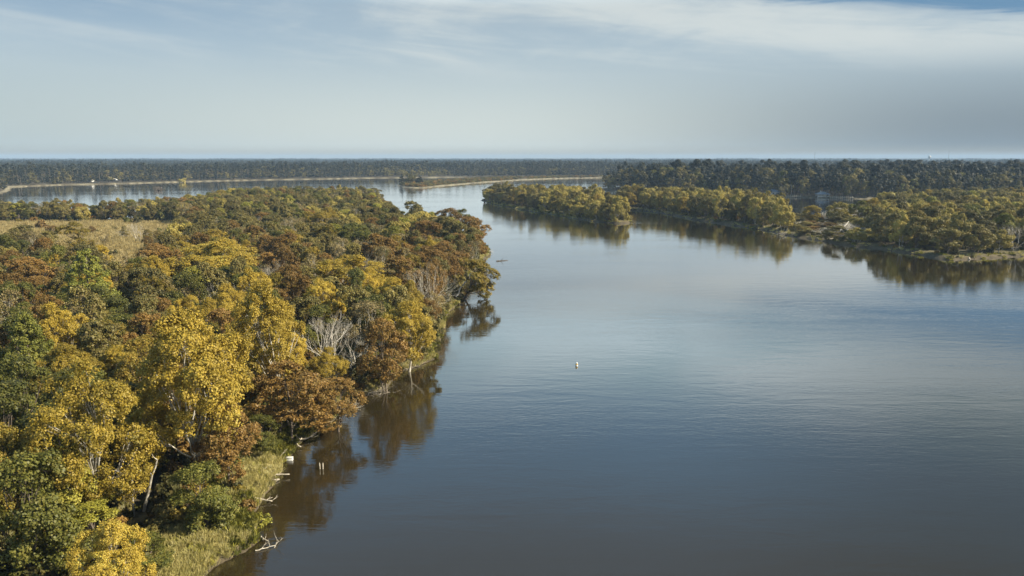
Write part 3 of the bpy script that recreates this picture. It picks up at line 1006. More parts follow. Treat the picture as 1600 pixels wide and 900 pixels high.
# right side
stand(1510, 310, 'amber', 14, 92, 'big orange-brown tree at the right end of the far bank')
stand(1517, 345, 'sycamore', 9, 32, 'bright yellow tree at the waterline of the far right bank')
stand(1372, 325, 'amber', 12, 40, 'small orange tree at the waterline left of the big orange-brown tree')
stand(1268, 326, 'amber', 10.5, 30, 'orange and green tree alone on the narrow part of the far right bank')
stand(820, 288, 'amber', 14, 40, 'orange tree near the tip of the middle island')
stand(788, 290, 'amber', 12, 28, 'orange-green tree second from the tip of the middle island')
stand(870, 290, 'willow', 14, 44, 'rounded khaki willow in the middle of the middle island')
stand(930, 293, 'willow', 15, 60, 'largest khaki willow near the wide end of the middle island')
stand(768, 293, 'olive', 11, 26, 'dark olive tree at the very tip of the middle island')
stand(1308, 322, 'grey', 10, 40, 'first grey leafless tree from the left on the far right bank')
stand(1335, 322, 'grey', 10, 44, 'grey leafless tree in the middle of the bare clump on the far right bank')
stand(1352, 330, 'grey', 8, 30, 'grey leafless tree beside the small orange tree on the far right bank')
stand(1290, 332, 'grey', 8, 32, 'low grey leafless tree beside the lone orange and green tree')

GRASSY = np.array([ground_point(*p) for p in [(270, 1300), (215, 930), (235, 880), (270, 848), (318, 812), (335, 760), (352, 715), (392, 690), (435, 664), (480, 690), (440, 760),
                                            (400, 880), (330, 910), (200, 1200)]])


GAP = np.array([ground_point(*p) for p in [(192, 850), (190, 800), (196, 778), (255, 778), (268, 800), (262, 850)]])


def pick(g, table):
    r = g.random(); s = 0
    for k, p in table:
        s += p
        if r < s: return k
    return table[-1][0]


def fill(land, n_try, xr, yr, spacing, table_fn, g, edge=1.5):
    placed = [(t['x'], t['y'], t['w'] * 0.40) for t in T]
    cell = {}
    def key(x, y): return (int(x // 14), int(y // 14))
    for q in placed: cell.setdefault(key(q[0], q[1]), []).append(q)
    X = g.uniform(*xr, n_try); Yv = g.uniform(*yr, n_try)
    s = sdf_poly(LANDS[land], X, Yv)
    md = sdf_poly(MEADOW, X, Yv); gr = np.maximum(sdf_poly(GRASSY, X, Yv), sdf_poly(GAP, X, Yv) + 2.0)
    pxs, _ = to_px(X, Yv, 8.0)
    for i in range(n_try):
        x, y = X[i], Yv[i]
        if s[i] < edge or md[i] > -1.0 or gr[i] > -1.0: continue
        if (pxs[i] < -170 and not (land == 'left' and y < 330 and pxs[i] > -800)) or pxs[i] > 1770: continue
        sp = spacing(x, y, s[i])
        ok = True
        kx, ky = key(x, y)
        for a in (-1, 0, 1):
            for b in (-1, 0, 1):
                for q in cell.get((kx + a, ky + b), ()):
                    if (q[0] - x) ** 2 + (q[1] - y) ** 2 < (sp * 0.5 + q[2]) ** 2: ok = False; break
                if not ok: break
            if not ok: break
        if not ok: continue
        cell.setdefault((kx, ky), []).append((x, y, sp * 0.5))
        kind, h = table_fn(x, y, s[i])
        T.append(dict(x=x, y=y, kind=kind, h=h, w=sp * g.uniform(1.15, 1.5), label=None, hand=False, land=land, s=s[i]))


g0 = np.random.default_rng(5)


def left_table(x, y, s):
    px, py = to_px(x, y, 0.0)
    d = math.hypot(x, y)
    if d < 125:
        if px < 110: k = pick(g0, [('green', .38), ('olive', .22), ('rust', .12), ('sparse', .10), ('sycamore', .18)])
        else: k = pick(g0, [('sycamore', .36), ('green', .22), ('amber', .18), ('rust', .14), ('sparse', .10)])
        h = g0.uniform(9, 13)
    elif d < 265:
        if px < 260: k = pick(g0, [('rust', .18), ('green', .16), ('olive', .22), ('amber', .14), ('sycamore', .10), ('cedar', .03), ('twiggy', .06), ('sparse', .11)])
        else: k = pick(g0, [('rust', .30), ('amber', .13), ('green', .14), ('olive', .15), ('sycamore', .13), ('twiggy', .05), ('sparse', .10)])
        h = g0.uniform(9, 13.5)
    else:
        k = pick(g0, [('olive', .42), ('green', .14), ('rust', .08), ('lime', .06), ('willow', .14), ('twiggy', .05), ('sparse', .11)])
        h = g0.uniform(9.5, 13)
    if s < 4: h *= 0.72
    if px < 290 and d > 380: h = g0.uniform(9, 12.5)
    return k, h


fill('left', 60000, (-420, 60), (52, 640), lambda x, y, s: (6.2 if math.hypot(x, y) < 260 else (6.4 if (x < -100 and y > 370) else 7.6)) * (0.75 if s < 6 else 1), left_table, g0, 1.2)
NL = len(T)


def tip_table(x, y, s):
    px, _ = to_px(x, y, 0)
    if px < 840: k = pick(g0, [('olive', .45), ('amber', .30), ('willow', .25)])
    else: k = pick(g0, [('willow', .62), ('olive', .33), ('amber', .05)])
    return k, g0.uniform(10.5, 15) * (0.75 if s < 5 else 1)


fill('tip', 6000, (-60, 120), (370, 680), lambda x, y, s: 7.2, tip_table, g0, 2.0)


def spit_table(x, y, s):
    px, py = to_px(x, y, 0)
    if 1226 < px < 1300:
        k = pick(g0, [('grey', .25), ('olive', .5), ('rust', .25)]); return k, g0.uniform(2.6, 4.6)
    if 1225 < px < 1370 and s < 45:
        k = pick(g0, [('grey', .45), ('olive', .4), ('willow', .15)]); return k, g0.uniform(4, 7.5)
    if px < 1225: k = pick(g0, [('willow', .66), ('olive', .26), ('amber', .08)]); h = g0.uniform(12, 16)
    else: k = pick(g0, [('willow', .34), ('olive', .44), ('amber', .10), ('green', .05), ('lime', .04), ('twiggy', .03)]); h = g0.uniform(10.5, 15)
    return k, h * (0.8 if s < 5 else 1)


fill('spit', 40000, (60, 460), (230, 620), lambda x, y, s: 8.0, spit_table, g0, 3.0)

for t in T:
    px, py = to_px(t['x'], t['y'], t['h'] * 0.6)
    t['px'], t['py'] = float(px), float(py)
    d = math.hypot(t['x'], t['y'])
    t['d'] = d
    _, ty = to_px(t['x'], t['y'], t['h'])
    t['see'] = (-0.5 * t['w'] / d * FPX < px < 1600 + 0.5 * t['w'] / d * FPX) and ty < 905
    t['size'] = t['h'] * t['w'] ** 0.5 / d if t['see'] else 0
order = sorted(range(len(T)), key=lambda i: -(T[i]['size'] + (100 if T[i].get('hand') else 0)))
single = set(order[:298])

# --- labels: what it is, where it stands; the order along the photograph only where nothing else tells
def region(t):
    px, d = t['px'], t['d']
    land = t.get('land') or ('left' if px < 790 else ('tip' if px < 955 and d > 360 else 'spit'))
    s = float(sdf_poly(LANDS[land], np.array([t['x']]), np.array([t['y']]))[0])
    if land == 'tip':
        return 'on the middle island'
    if land == 'spit':
        if px < 1100: return 'along the narrow wooded spit' if s < 12 else 'inland on the wooded spit'
        if px < 1230: return 'on the wooded spit'
        if px < 1380: return 'among the bare trees of the right bank'
        return ('at the waterline of the right bank' if s < 14 else 'in the right bank woods')
    md = float(sdf_poly(MEADOW, np.array([t['x']]), np.array([t['y']]))[0])
    if d < 105:
        return ('in the lower left corner' if px < 150 else ('above the grassy bank' if t['py'] > 600 else 'around the largest golden tree'))
    if s < 9 and px > 300 and d < 260: return 'at the left bank waterline'
    if d > 330 and px < 300: return 'behind the dry meadow'
    if md > 0: return 'scattered in the dry meadow'
    if md > -22: return 'bordering the dry meadow'
    if d > 300: return 'at the far end of the left bank'
    if px < 180: return 'around the tallest cedar'
    if px < 420: return 'behind the largest golden tree'
    if d < 170: return 'inland of the bleached leafless tree'
    if d < 220: return 'near the wide brownish gold tree'
    return 'beyond the dark green round tree'


ORD = ['first', 'second', 'third', 'fourth', 'fifth', 'sixth', 'seventh', 'eighth', 'ninth', 'tenth', 'eleventh', 'twelfth', 'thirteenth', 'fourteenth', 'fifteenth',
       'sixteenth', 'seventeenth', 'eighteenth', 'nineteenth', 'twentieth']
buckets = {}
for i in sorted(single):
    t = T[i]
    if t['label']: continue
    size = 'tall ' if t['h'] > 12 else ('low ' if t['h'] < 9 else '')
    b = (size + SPEC[t['kind']][1].replace('tall ', ''), region(t))
    buckets.setdefault(b, []).append(i)
for (desc, reg), ids in buckets.items():
    ids.sort(key=lambda i: T[i]['px'])
    desc = desc.replace('leafless silvery many-stemmed tree', 'silvery leafless tree')
    if len(ids) == 1:
        T[ids[0]]['label'] = desc + ' ' + reg
    else:
        for k, i in enumerate(ids):
            T[i]['label'] = desc + ' ' + reg + ', ' + ORD[min(k, 19)] + ' from left'

GROUPS = dict(left='trees of the left bank woods', tip='trees on the middle island', spit='trees on the wooded right bank')
g1 = np.random.default_rng(9)
rest = []
for i, t in enumerate(T):
    v = PR[t['kind']]
    k = int(g1.integers(len(v)))
    c, tr, hh, ww = v[k]
    z = float(height(np.array([t['x']]), np.array([t['y']]))[0])
    z = max(z, 0.0)
    sxy = float(np.clip(t['w'] / ww, 0.3, 1.5)); sz = t['h'] / hh
    if not t['hand']: sxy = max(sxy, sz * 0.72)
    rot = float(g1.uniform(0, 6.283))
    t['z'] = z
    if i in single:
        land = t.get('land') or ('left' if t['px'] < 790 else ('tip' if t['px'] < 955 else 'spit'))
        e = empty(SPEC[t['kind']][0], (t['x'], t['y'], z), rot, (sxy, sxy, sz))
        e.rotation_euler = (0, t['lean'], 0) if t.get('lean') else (float(g1.normal() * .05), float(g1.normal() * .05), rot)
        tag(e, t['label'], 'tree', GROUPS[land])
        obj('trunk', tr, e)
        obj('crown', c, e)
    else:
        rest.append((t['x'], t['y'], z, rot, sxy, sz, t['kind'], k))
print('TREES', len(T), 'single', len(single), 'rest', len(rest))

wood_kinds = [(k, j) for k in PR for j in range(len(PR[k]))]
wood_mesh = [join_meshes('wood_kind', PR[k][j][:2]) for k, j in wood_kinds]
if rest:
    scatter('woods', wood_mesh, [r[:3] for r in rest], [r[3] for r in rest], [(r[4], r[4], r[5]) for r in rest],
            [wood_kinds.index((r[6], r[7])) for r in rest], 'further trees filling the woods behind those in front')

# --- undergrowth below the trees, along both banks
SH = [join_meshes('shrub_kind', shrub_meshes(s, mat=m, n=nn, leaf=lf)) for s, m, nn, lf in
      ((201, 'scrub', 1000, .22), (202, 'green', 1000, .22), (203, 'olive', 1000, .22), (204, 'rust', 1000, .2), (205, 'amber', 900, .22))]
g2 = np.random.default_rng(15)
n = 26000
X = g2.uniform(-420, 450, n); Y = g2.uniform(50, 660, n)
X = np.concatenate([X, g2.uniform(-200, 10, 14000)]); Y = np.concatenate([Y, g2.uniform(45, 260, 14000)]); n = len(X)
s = sdf_all(X, Y, ('left', 'tip', 'spit')); s = rough_sdf(X, Y, s)
px, _ = to_px(X, Y, 1.0)
md = sdf_poly(MEADOW, X, Y); gr = sdf_poly(GRASSY, X, Y)
dist = np.hypot(X, Y)
gz = (gr >= -0.5) | (sdf_poly(GAP, X, Y) > 0.5)
inv = sdf_poly(GAP, X, Y) > 0.5
keep = (s > 0.4) & ((md < 0) | ((g2.random(n) < .16) & (vnoise(X / 14, Y / 14, 55) > 0.05))) & (~gz | inv | (vnoise(X / 2.5, Y / 2.5, 71) > 0.14)) & ((px > -150) | ((Y < 330) & (px > -800))) & (px < 1750) & (g2.random(n) < np.where(dist < 160, 1.0, 0.55))
X, Y, s, gz = X[keep], Y[keep], s[keep], gz[keep]
Z = np.maximum(height(X, Y), 0)
sc = np.where(gz, .42, 1) * g2.uniform(0.5, 1.4, len(X)) * np.where(s < 1.2, 0.6, 1) * np.where((X < -100) & (Y > 372), 2.0, 1)
scatter('undergrowth', SH, np.column_stack([X, Y, Z]), g2.uniform(0, 6.28, len(X)), np.column_stack([sc, sc, sc * g2.uniform(.7, 1.4, len(X))]),
        np.minimum(g2.choice(5, len(X), p=[.34, .2, .22, .16, .08]), 4), 'tangled undergrowth below the trees')

# --- bank grass and meadow grass
TU = [tuft_mesh(s, h, w, b, m, bw) for s, h, w, b, m, bw in ((301, .42, .9, 50, 'straw', .06), (302, .26, .8, 50, 'straw', .07), (303, .6, .9, 40, 'straw', .05), (304, .32, 1.0, 60, 'lime', .09), (305, .38, 1.0, 50, 'green', .12))]
g3 = np.random.default_rng(16)
n = 240000
X = g3.uniform(-70, 460, n); Y = g3.uniform(50, 640, n) 
n2 = 60000
X = np.concatenate([X, g3.uniform(-70, 5, n2)]); Y = np.concatenate([Y, g3.uniform(55, 190, n2)])
s = rough_sdf(X, Y, sdf_all(X, Y, ('left', 'tip', 'spit')))
gr = sdf_poly(GRASSY, X, Y)
keep = (s > 0.15) & ((s < 5) | (gr > -2))
dist = np.hypot(X, Y)
px, py = to_px(X, Y, 0.3)
keep &= (px > -100) & (px < 1700) & (py < 960) & ((dist < 150) | (g3.random(len(X)) < 0.6)) & ((X < 40) | (g3.random(len(X)) < 0.35))
X, Y = X[keep], Y[keep]; dist = dist[keep]
sc = g3.uniform(0.6, 1.4, len(X)) * np.clip(dist / 200, 1, 1.6)
patch = vnoise(X / 6, Y / 6, 21) + 0.35 * vnoise(X / 1.5, Y / 1.5, 22)
idx = np.where(patch > 0.10, np.where(g3.random(len(X)) < .5, 3, 4), g3.integers(0, 3, len(X)))
idx = np.where(g3.random(len(X)) < .08, 3, idx)
scatter('bank_grass', TU, np.column_stack([X, Y, np.maximum(height(X, Y), 0.02)]), g3.uniform(0, 6.28, len(X)), np.column_stack([sc] * 3), idx, 'dry straw and green grass on the river banks')
print('TUFTS', len(X))
TM = [tuft_mesh(s, h, w, b, 'meadowgrass', bw) for s, h, w, b, bw in ((311, 1.2, 1.6, 40, .12), (312, .8, 1.8, 40, .12), (313, 1.7, 1.2, 30, .1))]
n = 34000
X = g3.uniform(-400, -100, n); Y = g3.uniform(200, 460, n)
keep = sdf_poly(MEADOW, X, Y) > -6
X, Y = X[keep], Y[keep]
sc = g3.uniform(0.5, 1.3, len(X))
scatter('meadow_grass', TM, np.column_stack([X, Y, height(X, Y)]), g3.uniform(0, 6.28, len(X)), np.column_stack([sc] * 3), g3.integers(0, 3, len(X)), 'tall tan grass of the dry meadow')

# --- pine woods on the second right shore, far woods to the horizon
def low_tree(seed, kind, h, w, n, leaf):
    g = np.random.default_rng(seed)
    if kind == 'pine':
        return join_meshes('far_kind', pine(seed, h, w * 1.5, n, leaf, 'pine', 10, 0.10, True))
    c, t = broadleaf(seed, h=h, w=w, lobes=6, twig=6, blob=(0.9, 1.5), n=n, leaf=leaf, mat=kind, base=0.02)
    return join_meshes('far_kind', (c, t))


PW = [join_meshes('pine_kind', PR['pine'][j][:2]) for j in range(3)] + \
     [low_tree(401, 'olive', 18, 11, 1800, 0.6), low_tree(402, 'amber', 16, 9, 1500, 0.6), low_tree(403, 'green', 18, 11, 1800, 0.6), low_tree(404, 'scrub', 19, 11, 1800, .6)]


def jitter(x0, x1, y0, y1, sp, g):
    xs = np.arange(x0, x1, sp); ys = np.arange(y0, y1, sp)
    X, Y = np.meshgrid(xs, ys)
    X = X.ravel() + g.uniform(-.5, .5, X.size) * sp; Y = Y.ravel() + g.uniform(-.5, .5, Y.size) * sp
    return X, Y


g4 = np.random.default_rng(17)
X, Y = jitter(60, 1200, 560, 1180, 8.5, g4)
s = sdf_poly(PINES, X, Y)
px, _ = to_px(X, Y, 10)
keep = (s > 2.5) & (px < 1760) & ((s < 160) | (g4.random(len(X)) < 0.55))
X, Y, s = X[keep], Y[keep], s[keep]
idx = g4.choice(7, len(X), p=[.17, .17, .16, .17, .03, .13, .17])
hs = g4.uniform(0.66, 1.16, len(X)) * np.where(s < 16, 0.8, 1) * (1 + .4 * vnoise(X / 35, Y / 35, 41))
scatter('pine_woods', PW, np.column_stack([X, Y, height(X, Y)]), g4.uniform(0, 6.28, len(X)), np.column_stack([hs * 1.05, hs * 1.05, hs * np.where(idx > 2, 1.15, 1.05)]), idx,
        'dark tall woods on the shore behind the boathouse')
print('PINES', len(X))

FT = [low_tree(411, 'pine', 24, 9, 420, 1.2), low_tree(412, 'pine', 23, 10, 420, 1.2), low_tree(413, 'scrub', 19, 12, 420, 1.2), low_tree(414, 'olive', 17, 11, 420, 1.1), low_tree(415, 'pine', 22, 8, 380, 1.1)]
X, Y = jitter(-1500, 2600, 820, 2250, 12.5, g4)
s = sdf_all(X, Y, ('far', 'point'))
px, _ = to_px(X, Y, 10)
keep = (s > 4) & (s < 330) & (px > -150) & (px < 1750) & ((px < 960) | (s > -1) & (Y > 1300))
X, Y, s = X[keep], Y[keep], s[keep]
idx = g4.choice(5, len(X), p=[.3, .25, .2, .08, .17])
hs = g4.uniform(0.62, 1.15, len(X)) * np.where(s < 30, 0.85, 1) * (1 + .4 * vnoise(X / 60, Y / 60, 42))
px, _ = to_px(X, Y, 10)
pale = (np.abs(px - 655) < 55) & (s < 60)
idx[pale] = 3; hs[pale] *= 0.75
allX, allY, allS, allI, allR = [X], [Y], [np.column_stack([hs * 1.1, hs * 1.1, hs])], [idx], [g4.uniform(0, 6.28, len(X))]
print('FAR1', len(X))
# patches of canopy further off
def patch_mesh(seed, n=14, size=42):
    g = np.random.default_rng(seed)
    ms = []
    Vs = []; Fs = []; R = []; nn = 0
    for i in range(n):
        x, y = g.uniform(-size / 2, size / 2, 2)
        hh = g.uniform(16, 23); w = g.uniform(8, 12)
        k = 8
        d = unit(g.normal(size=(k, 3))); d[:, 2] = np.abs(d[:, 2])
        C = d * np.array([w / 2, w / 2, hh * 0.3]) * g.uniform(.3, .8, (k, 1)) + np.array([x, y, hh * 0.68])
        P, N = blob_leaves(C, g.uniform(1.2, 2.3, k), 110, np.array([x, y, hh * .6]), .4, .8, .5, .5, g)
        V, F = leaf_quads(P, N, 1.8, 1.0, g)
        Vs.append(V); Fs.append(F + nn); nn += len(V); R.append(np.clip(g.random(len(F)) * .5 + g.random() * .5, 0, 1))
    return mesh_np('canopy_kind', np.vstack(Vs), np.vstack(Fs), (M['pine'],), attr={'rnd': ('FACE', np.concatenate(R))})


FT += [patch_mesh(421), patch_mesh(422), patch_mesh(423)]
for (y0, y1, sp, k, s0) in ((1100, 3600, 34, 1.0, 300), (3600, 9800, 84, 2.3, 500)):
    X, Y = jitter(-7200, 7200, y0, y1, sp, g4)
    s = sdf_poly(FAR, X, Y)
    px, _ = to_px(X, Y, 10)
    keep = (s > s0) & (px > -150) & (px < 1750)
    X, Y = X[keep], Y[keep]
    allX.append(X); allY.append(Y)
    hz = g4.uniform(0.85, 1.12, len(X)) + 0.5 * vnoise(X / 260, Y / 260, 31) + 0.25 * (g4.random(len(X)) < .08)
    allS.append(np.column_stack([np.full(len(X), k), np.full(len(X), k), hz]))
    allI.append(g4.integers(5, 8, len(X))); allR.append(g4.uniform(0, 6.28, len(X)))
    print('PATCHES', len(X))
X = np.concatenate(allX); Y = np.concatenate(allY)
scatter('far_woods', FT, np.column_stack([X, Y, np.full(len(X), 1.2)]), np.concatenate(allR), np.vstack(allS), np.concatenate(allI), 'hazy blue-grey woods reaching to the horizon')

# scrub on the sand bar and the far shores
g5 = np.random.default_rng(18)
X, Y = jitter(-250, 520, 850, 1500, 5.0, g5)
s = sdf_poly(BAR, X, Y); px, _ = to_px(X, Y, 1)
keep = (s > 5) & (px > 626) & ((px < 800) | (g5.random(len(X)) < 0.35))
X, Y = X[keep], Y[keep]
sc = g5.uniform(1.0, 2.2, len(X))
scatter('scrub', SH, np.column_stack([X, Y, np.full(len(X), 1.0)]), g5.uniform(0, 6.28, len(X)), np.column_stack([sc * 1.5, sc * 1.5, sc * 1.0]),
        g5.choice([0, 2, 2, 3], len(X)), 'low scrub along the sand bar')

# ------------------------------------------------------------------ single small things
def shrub_thing(px, py, h, w, kind, label, n=1400, leaf=0.2, seed=500, group=None):
    x, y = ground_point(px, py, 0.3)
    z = max(float(height(np.array([x]), np.array([y]))[0]), -0.1)
    e = empty('shrub', (x, y, z))
    tag(e, label, 'shrub', group)
    c, st = shrub_meshes(seed, h, w, n, leaf, kind, 20)
    obj('stems', st, e); obj('foliage', c, e)
    return e


shrub_thing(410, 812, 1.1, 2.4, 'lime', 'small green shrub standing in the water off the grassy bank', 700, .16, 501)
shrub_thing(320, 838, 2.4, 5.0, 'green', 'dark green shrub on the straw grass near the bottom of the bank', 2200, .18, 502)
shrub_thing(360, 740, 1.8, 3.4, 'green', 'green shrub on the bank beside the long white log', 1500, .18, 503)
shrub_thing(385, 800, 1.4, 2.6, 'rust', 'reddish shrub on the grass at the water below the forked log', 1000, .16, 504)
shrub_thing(420, 700, 2.0, 3.4, 'olive', 'olive shrub on the bank above the white box', 1400, .18, 505)
shrub_thing(1475, 398, 3.0, 3.6, 'amber', 'small orange shrub at the waterline of the right bank', 900, .3, 506)
shrub_thing(970, 345, 2.2, 16, 'olive', 'low olive shrub mound on the wide end of the middle island', 3000, .35, 507)
shrub_thing(90, 288.5, 10, 14, 'scrub', 'grey-green shrub on the far left shore', 900, .9, 508)
shrub_thing(286, 285, 8, 15, 'willow', 'yellowish shrub on the far left shore, right of the water stump', 900, .9, 509)
shrub_thing(642, 289.5, 21, 19, 'scrub', 'biggest round bush on the sand bar', 4000, .7, 510)
shrub_thing(656, 289.5, 13, 11, 'pine', 'small dark round bush on the sand bar', 2500, .6, 511)
shrub_thing(628, 289.5, 18, 9, 'pine', 'thin dark bush at the left tip of the sand bar', 1400, .6, 512)


def log_thing(name, label, cat, pts, r0, r1, mat='drift', stubs=3, seed=1, part='stub', group=None):
    """a trunk lying along PTS (photograph pixels with a height each), with broken side branches"""
    g = np.random.default_rng(seed)
    W3 = np.array([[*ground_point(a, b, c), c] for a, b, c in pts])
    o0 = W3[0].copy(); L = W3 - o0
    # resample
    t = np.linspace(0, 1, 9); tt = np.linspace(0, 1, len(L))
    path = np.column_stack([np.interp(t, tt, L[:, k]) for k in range(3)])
    path[1:-1] += g.normal(size=(7, 3)) * r0 * 0.5
    e = empty(name, tuple(o0))
    tag(e, label, cat, group)
    w = Wood(); w.add(path, np.linspace(r0, r1, 9), 8)
    obj('log', w.mesh('log', M[mat]), e)
    for k in range(stubs):
        w = Wood()
        j = int(g.integers(3, 9)); dr = path[min(j, 8)] - path[j - 1]; dr = dr / (np.linalg.norm(dr) + 1e-6)
        up = np.array([g.normal() * .7, g.normal() * .7, abs(g.normal()) * .6 + .15])
        d = dr * 0.9 + up; d /= np.linalg.norm(d)
        Ln = g.uniform(0.4, 1.3) * min(2.0, max(1, r0 / .12))
        p = path[min(j, 8)]
        q = w.limb(p, p + d * Ln, r1 * 0.75, r1 * 0.25, 0.15, 5, 5, g)
        w.limb(q[2], q[2] + (d + g.normal(size=3) * .5) * Ln * .5, r1 * .4, r1 * .15, .1, 3, 4, g)
        obj('branch', w.mesh('branch', M[mat]), e)
    return e


LG = 'driftwood logs on the left bank'
log_thing('driftwood_log', 'long straight white log reaching from the grass out over the water', 'log', [(378, 741, 1.0), (415, 741, .6), (452, 741, .35)], .13, .07, stubs=3, seed=1, group=LG)
log_thing('driftwood_log', 'short white forked log over the water below the long straight one', 'log', [(388, 778, .8), (408, 780, .4), (425, 783, .2)], .12, .07, stubs=2, seed=2, group=LG)
log_thing('driftwood_log', 'pale log just under the long straight one at the waterline', 'log', [(408, 752, .5), (436, 749, .15)], .16, .10, stubs=1, seed=3, group=LG)
log_thing('driftwood_log', 'thick pale log slanting into the water at the top of the grassy bank', 'log', [(440, 680, 1.0), (456, 690, .6), (470, 698, .25)], .14, .09, stubs=1, seed=4, group=LG)
log_thing('driftwood_log', 'white branching log lying over the water, uppermost on the grassy bank', 'log', [(452, 672, .9), (468, 686, .6), (482, 684, .4)], .15, .08, stubs=4, seed=5, group=LG)
log_thing('driftwood_log', 'thin log across the bank level with the white box', 'log', [(385, 718, 1.1), (425, 716, .7), (447, 716, .3)], .09, .06, stubs=1, seed=6, group=LG)
log_thing('driftwood_log', 'bleached stick standing along the waterline below the grassy bank shrub', 'log', [(385, 802, .5), (388, 825, .4)], .07, .05, stubs=1, seed=7, group=LG)
log_thing('driftwood_branch', 'forked white branch floating near the bottom of the bank', 'branch', [(399, 860, .1), (413, 857, .1), (430, 852, .15)], .07, .04, stubs=3, seed=8)
log_thing('driftwood_branch', 'small pale branch tip sticking out of the water near the bottom', 'branch', [(408, 838, 0.0), (412, 843, .25), (418, 845, .1)], .08, .04, stubs=2, seed=9)
log_thing('driftwood_branch', 'thin branching twig rising from the water right of the floating fork', 'branch', [(428, 858, -.1), (432, 848, .3), (436, 846, .1)], .05, .03, stubs=3, seed=10)
log_thing('driftwood_log', 'dark log floating off the outermost corner of the left bank', 'log', [(776, 408, .08), (793, 406.5, .12)], .22, .12, 'darkwood', 1, 11)
log_thing('driftwood_log', 'dark log at the waterline under the leaning green and orange tree', 'log', [(710, 474, .25), (727, 476, .12)], .2, .12, 'darkwood', 1, 12)
log_thing('fallen_tree', 'white fallen trunk leaning up from the narrow right bank', 'log', [(1305, 368, 1.2), (1313, 360, 4.4), (1326, 346, 7.5)], .35, .16, 'whitebark', 2, 13)
log_thing('fallen_tree', 'pale trunk leaning out over the river at the outermost corner of the left bank', 'log', [(712, 464, 1.0), (728, 440, 4.5), (738, 425, 6.5)], .2, .1, 'whitebark', 2, 14)
log_thing('driftwood_log', 'bleached white log on the mud of the right bank below the bright yellow tree', 'log', [(1508, 402, .3), (1515, 405, .2)], .4, .3, 'drift', 0, 15)
log_thing('driftwood_log', 'pale log on the mud right of the bleached white one', 'log', [(1526, 398, .8), (1534, 401, .5)], .4, .25, 'drift', 1, 16)
log_thing('driftwood_log', 'pale broken log on the narrow right bank beside the fallen trunk', 'log', [(1290, 374, 1.0), (1322, 371, 1.0)], .3, .2, 'drift', 2, 17)

# tangle of pale roots and dead brush at the bend, and the clump floating off it
def brush(px, py, w, h, label, name='dead_brush', seed=3, n=60, mat='drift', z=0.2, r=0.035):
    g = np.random.default_rng(seed)
    x, y = ground_point(px, py, z)
    wd = Wood()
    for i in range(n):
        a = g.uniform(0, 6.283); p = np.array([g.normal() * w * .15, g.normal() * w * .15, 0])
        d = np.array([math.cos(a), math.sin(a), g.uniform(.05, .9)])
        wd.limb(p, p + d * np.array([w * .5, w * .5, h]) * g.uniform(.5, 1), r, r * .35, .2, 4, 3, g)
    o = obj(name, wd.mesh(name, M[mat]), None, (x, y, z))
    tag(o, label, 'brush')
    return o


brush(547, 637, 3.6, 1.3, 'pale dead brush floating off the small brown tree', seed=21)
brush(585, 612, 5.5, 1.5, 'pale roots and dead brush at the foot of the low yellow-green tree', seed=22, n=90)
brush(640, 572, 4.5, 1.2, 'pale dead roots at the waterline under the gold-brown tree', seed=23, n=70)
brush(478, 655, 4.0, 1.2, 'tangled pale brush below the low reddish-brown tree', seed=24, n=80, z=.5)
brush(762, 393, 5.0, 1.6, 'thin dead twigs over the water at the outermost corner', seed=25, n=40, mat='palebark')
brush(1230, 366, 9.0, 2.0, 'grey dead brush at the waterline of the narrow right bank', seed=26, n=60, mat='drift', r=.08)
brush(248, 297, 9.0, 6.5, 'dark stump with grassy top standing in the far left water', name='water_stump', seed=27, n=90, mat='bark', z=.3, r=.35)


def box_mesh(boxes, name, mat, bevel=0.0):
    V = []; F = []
    for (cx, cy, cz, sx, sy, sz) in boxes:
        k = len(V)
        for a in (-1, 1):
            for b in (-1, 1):
                for c in (-1, 1):
                    V.append((cx + a * sx / 2, cy + b * sy / 2, cz + c * sz / 2))
        F += [[k, k + 1, k + 3, k + 2], [k + 4, k + 6, k + 7, k + 5], [k, k + 4, k + 5, k + 1], [k + 2, k + 3, k + 7, k + 6], [k, k + 2, k + 6, k + 4], [k + 1, k + 5, k + 7, k + 3]]
    me = mesh_np(name, V, F, (mat,))
    if bevel:
        import bmesh
        bm = bmesh.new(); bm.from_mesh(me)
        bmesh.ops.bevel(bm, geom=list(bm.edges), offset=bevel, segments=2, affect='EDGES', profile=0.5)
        bm.to_mesh(me); bm.free()
    return me


def lathe(profile, name, mat, sides=20):
    V = []; F = []
    for r, z in profile:
        for k in range(sides):
            a = 2 * math.pi * k / sides
            V.append((r * math.cos(a), r * math.sin(a), z))
    for i in range(len(profile) - 1):
        for k in range(sides):
            k2 = (k + 1) % sides
            F.append([i * sides + k, i * sides + k2, (i + 1) * sides + k2, (i + 1) * sides + k])
    return mesh_np(name, V, F, (mat,), smooth=True)


M['white'] = plain('weathered white paint', (0.48, 0.46, 0.41), (0.80, 0.79, 0.75), 2.0, 0.55)
M['yellow'] = plain('yellow plastic', (0.55, 0.30, 0.02), (0.75, 0.45, 0.04), 4.0, 0.5)
M['roof'] = plain('blue-grey metal roof', (0.16, 0.20, 0.24), (0.26, 0.31, 0.36), 1.0, 0.8)
M['plank'] = plain('grey planks', (0.28, 0.24, 0.18), (0.5, 0.45, 0.36), 1.5, 0.85)
M['dark'] = plain('dark glass', (0.02, 0.02, 0.025), (0.05, 0.05, 0.06), 1.0, 0.3)

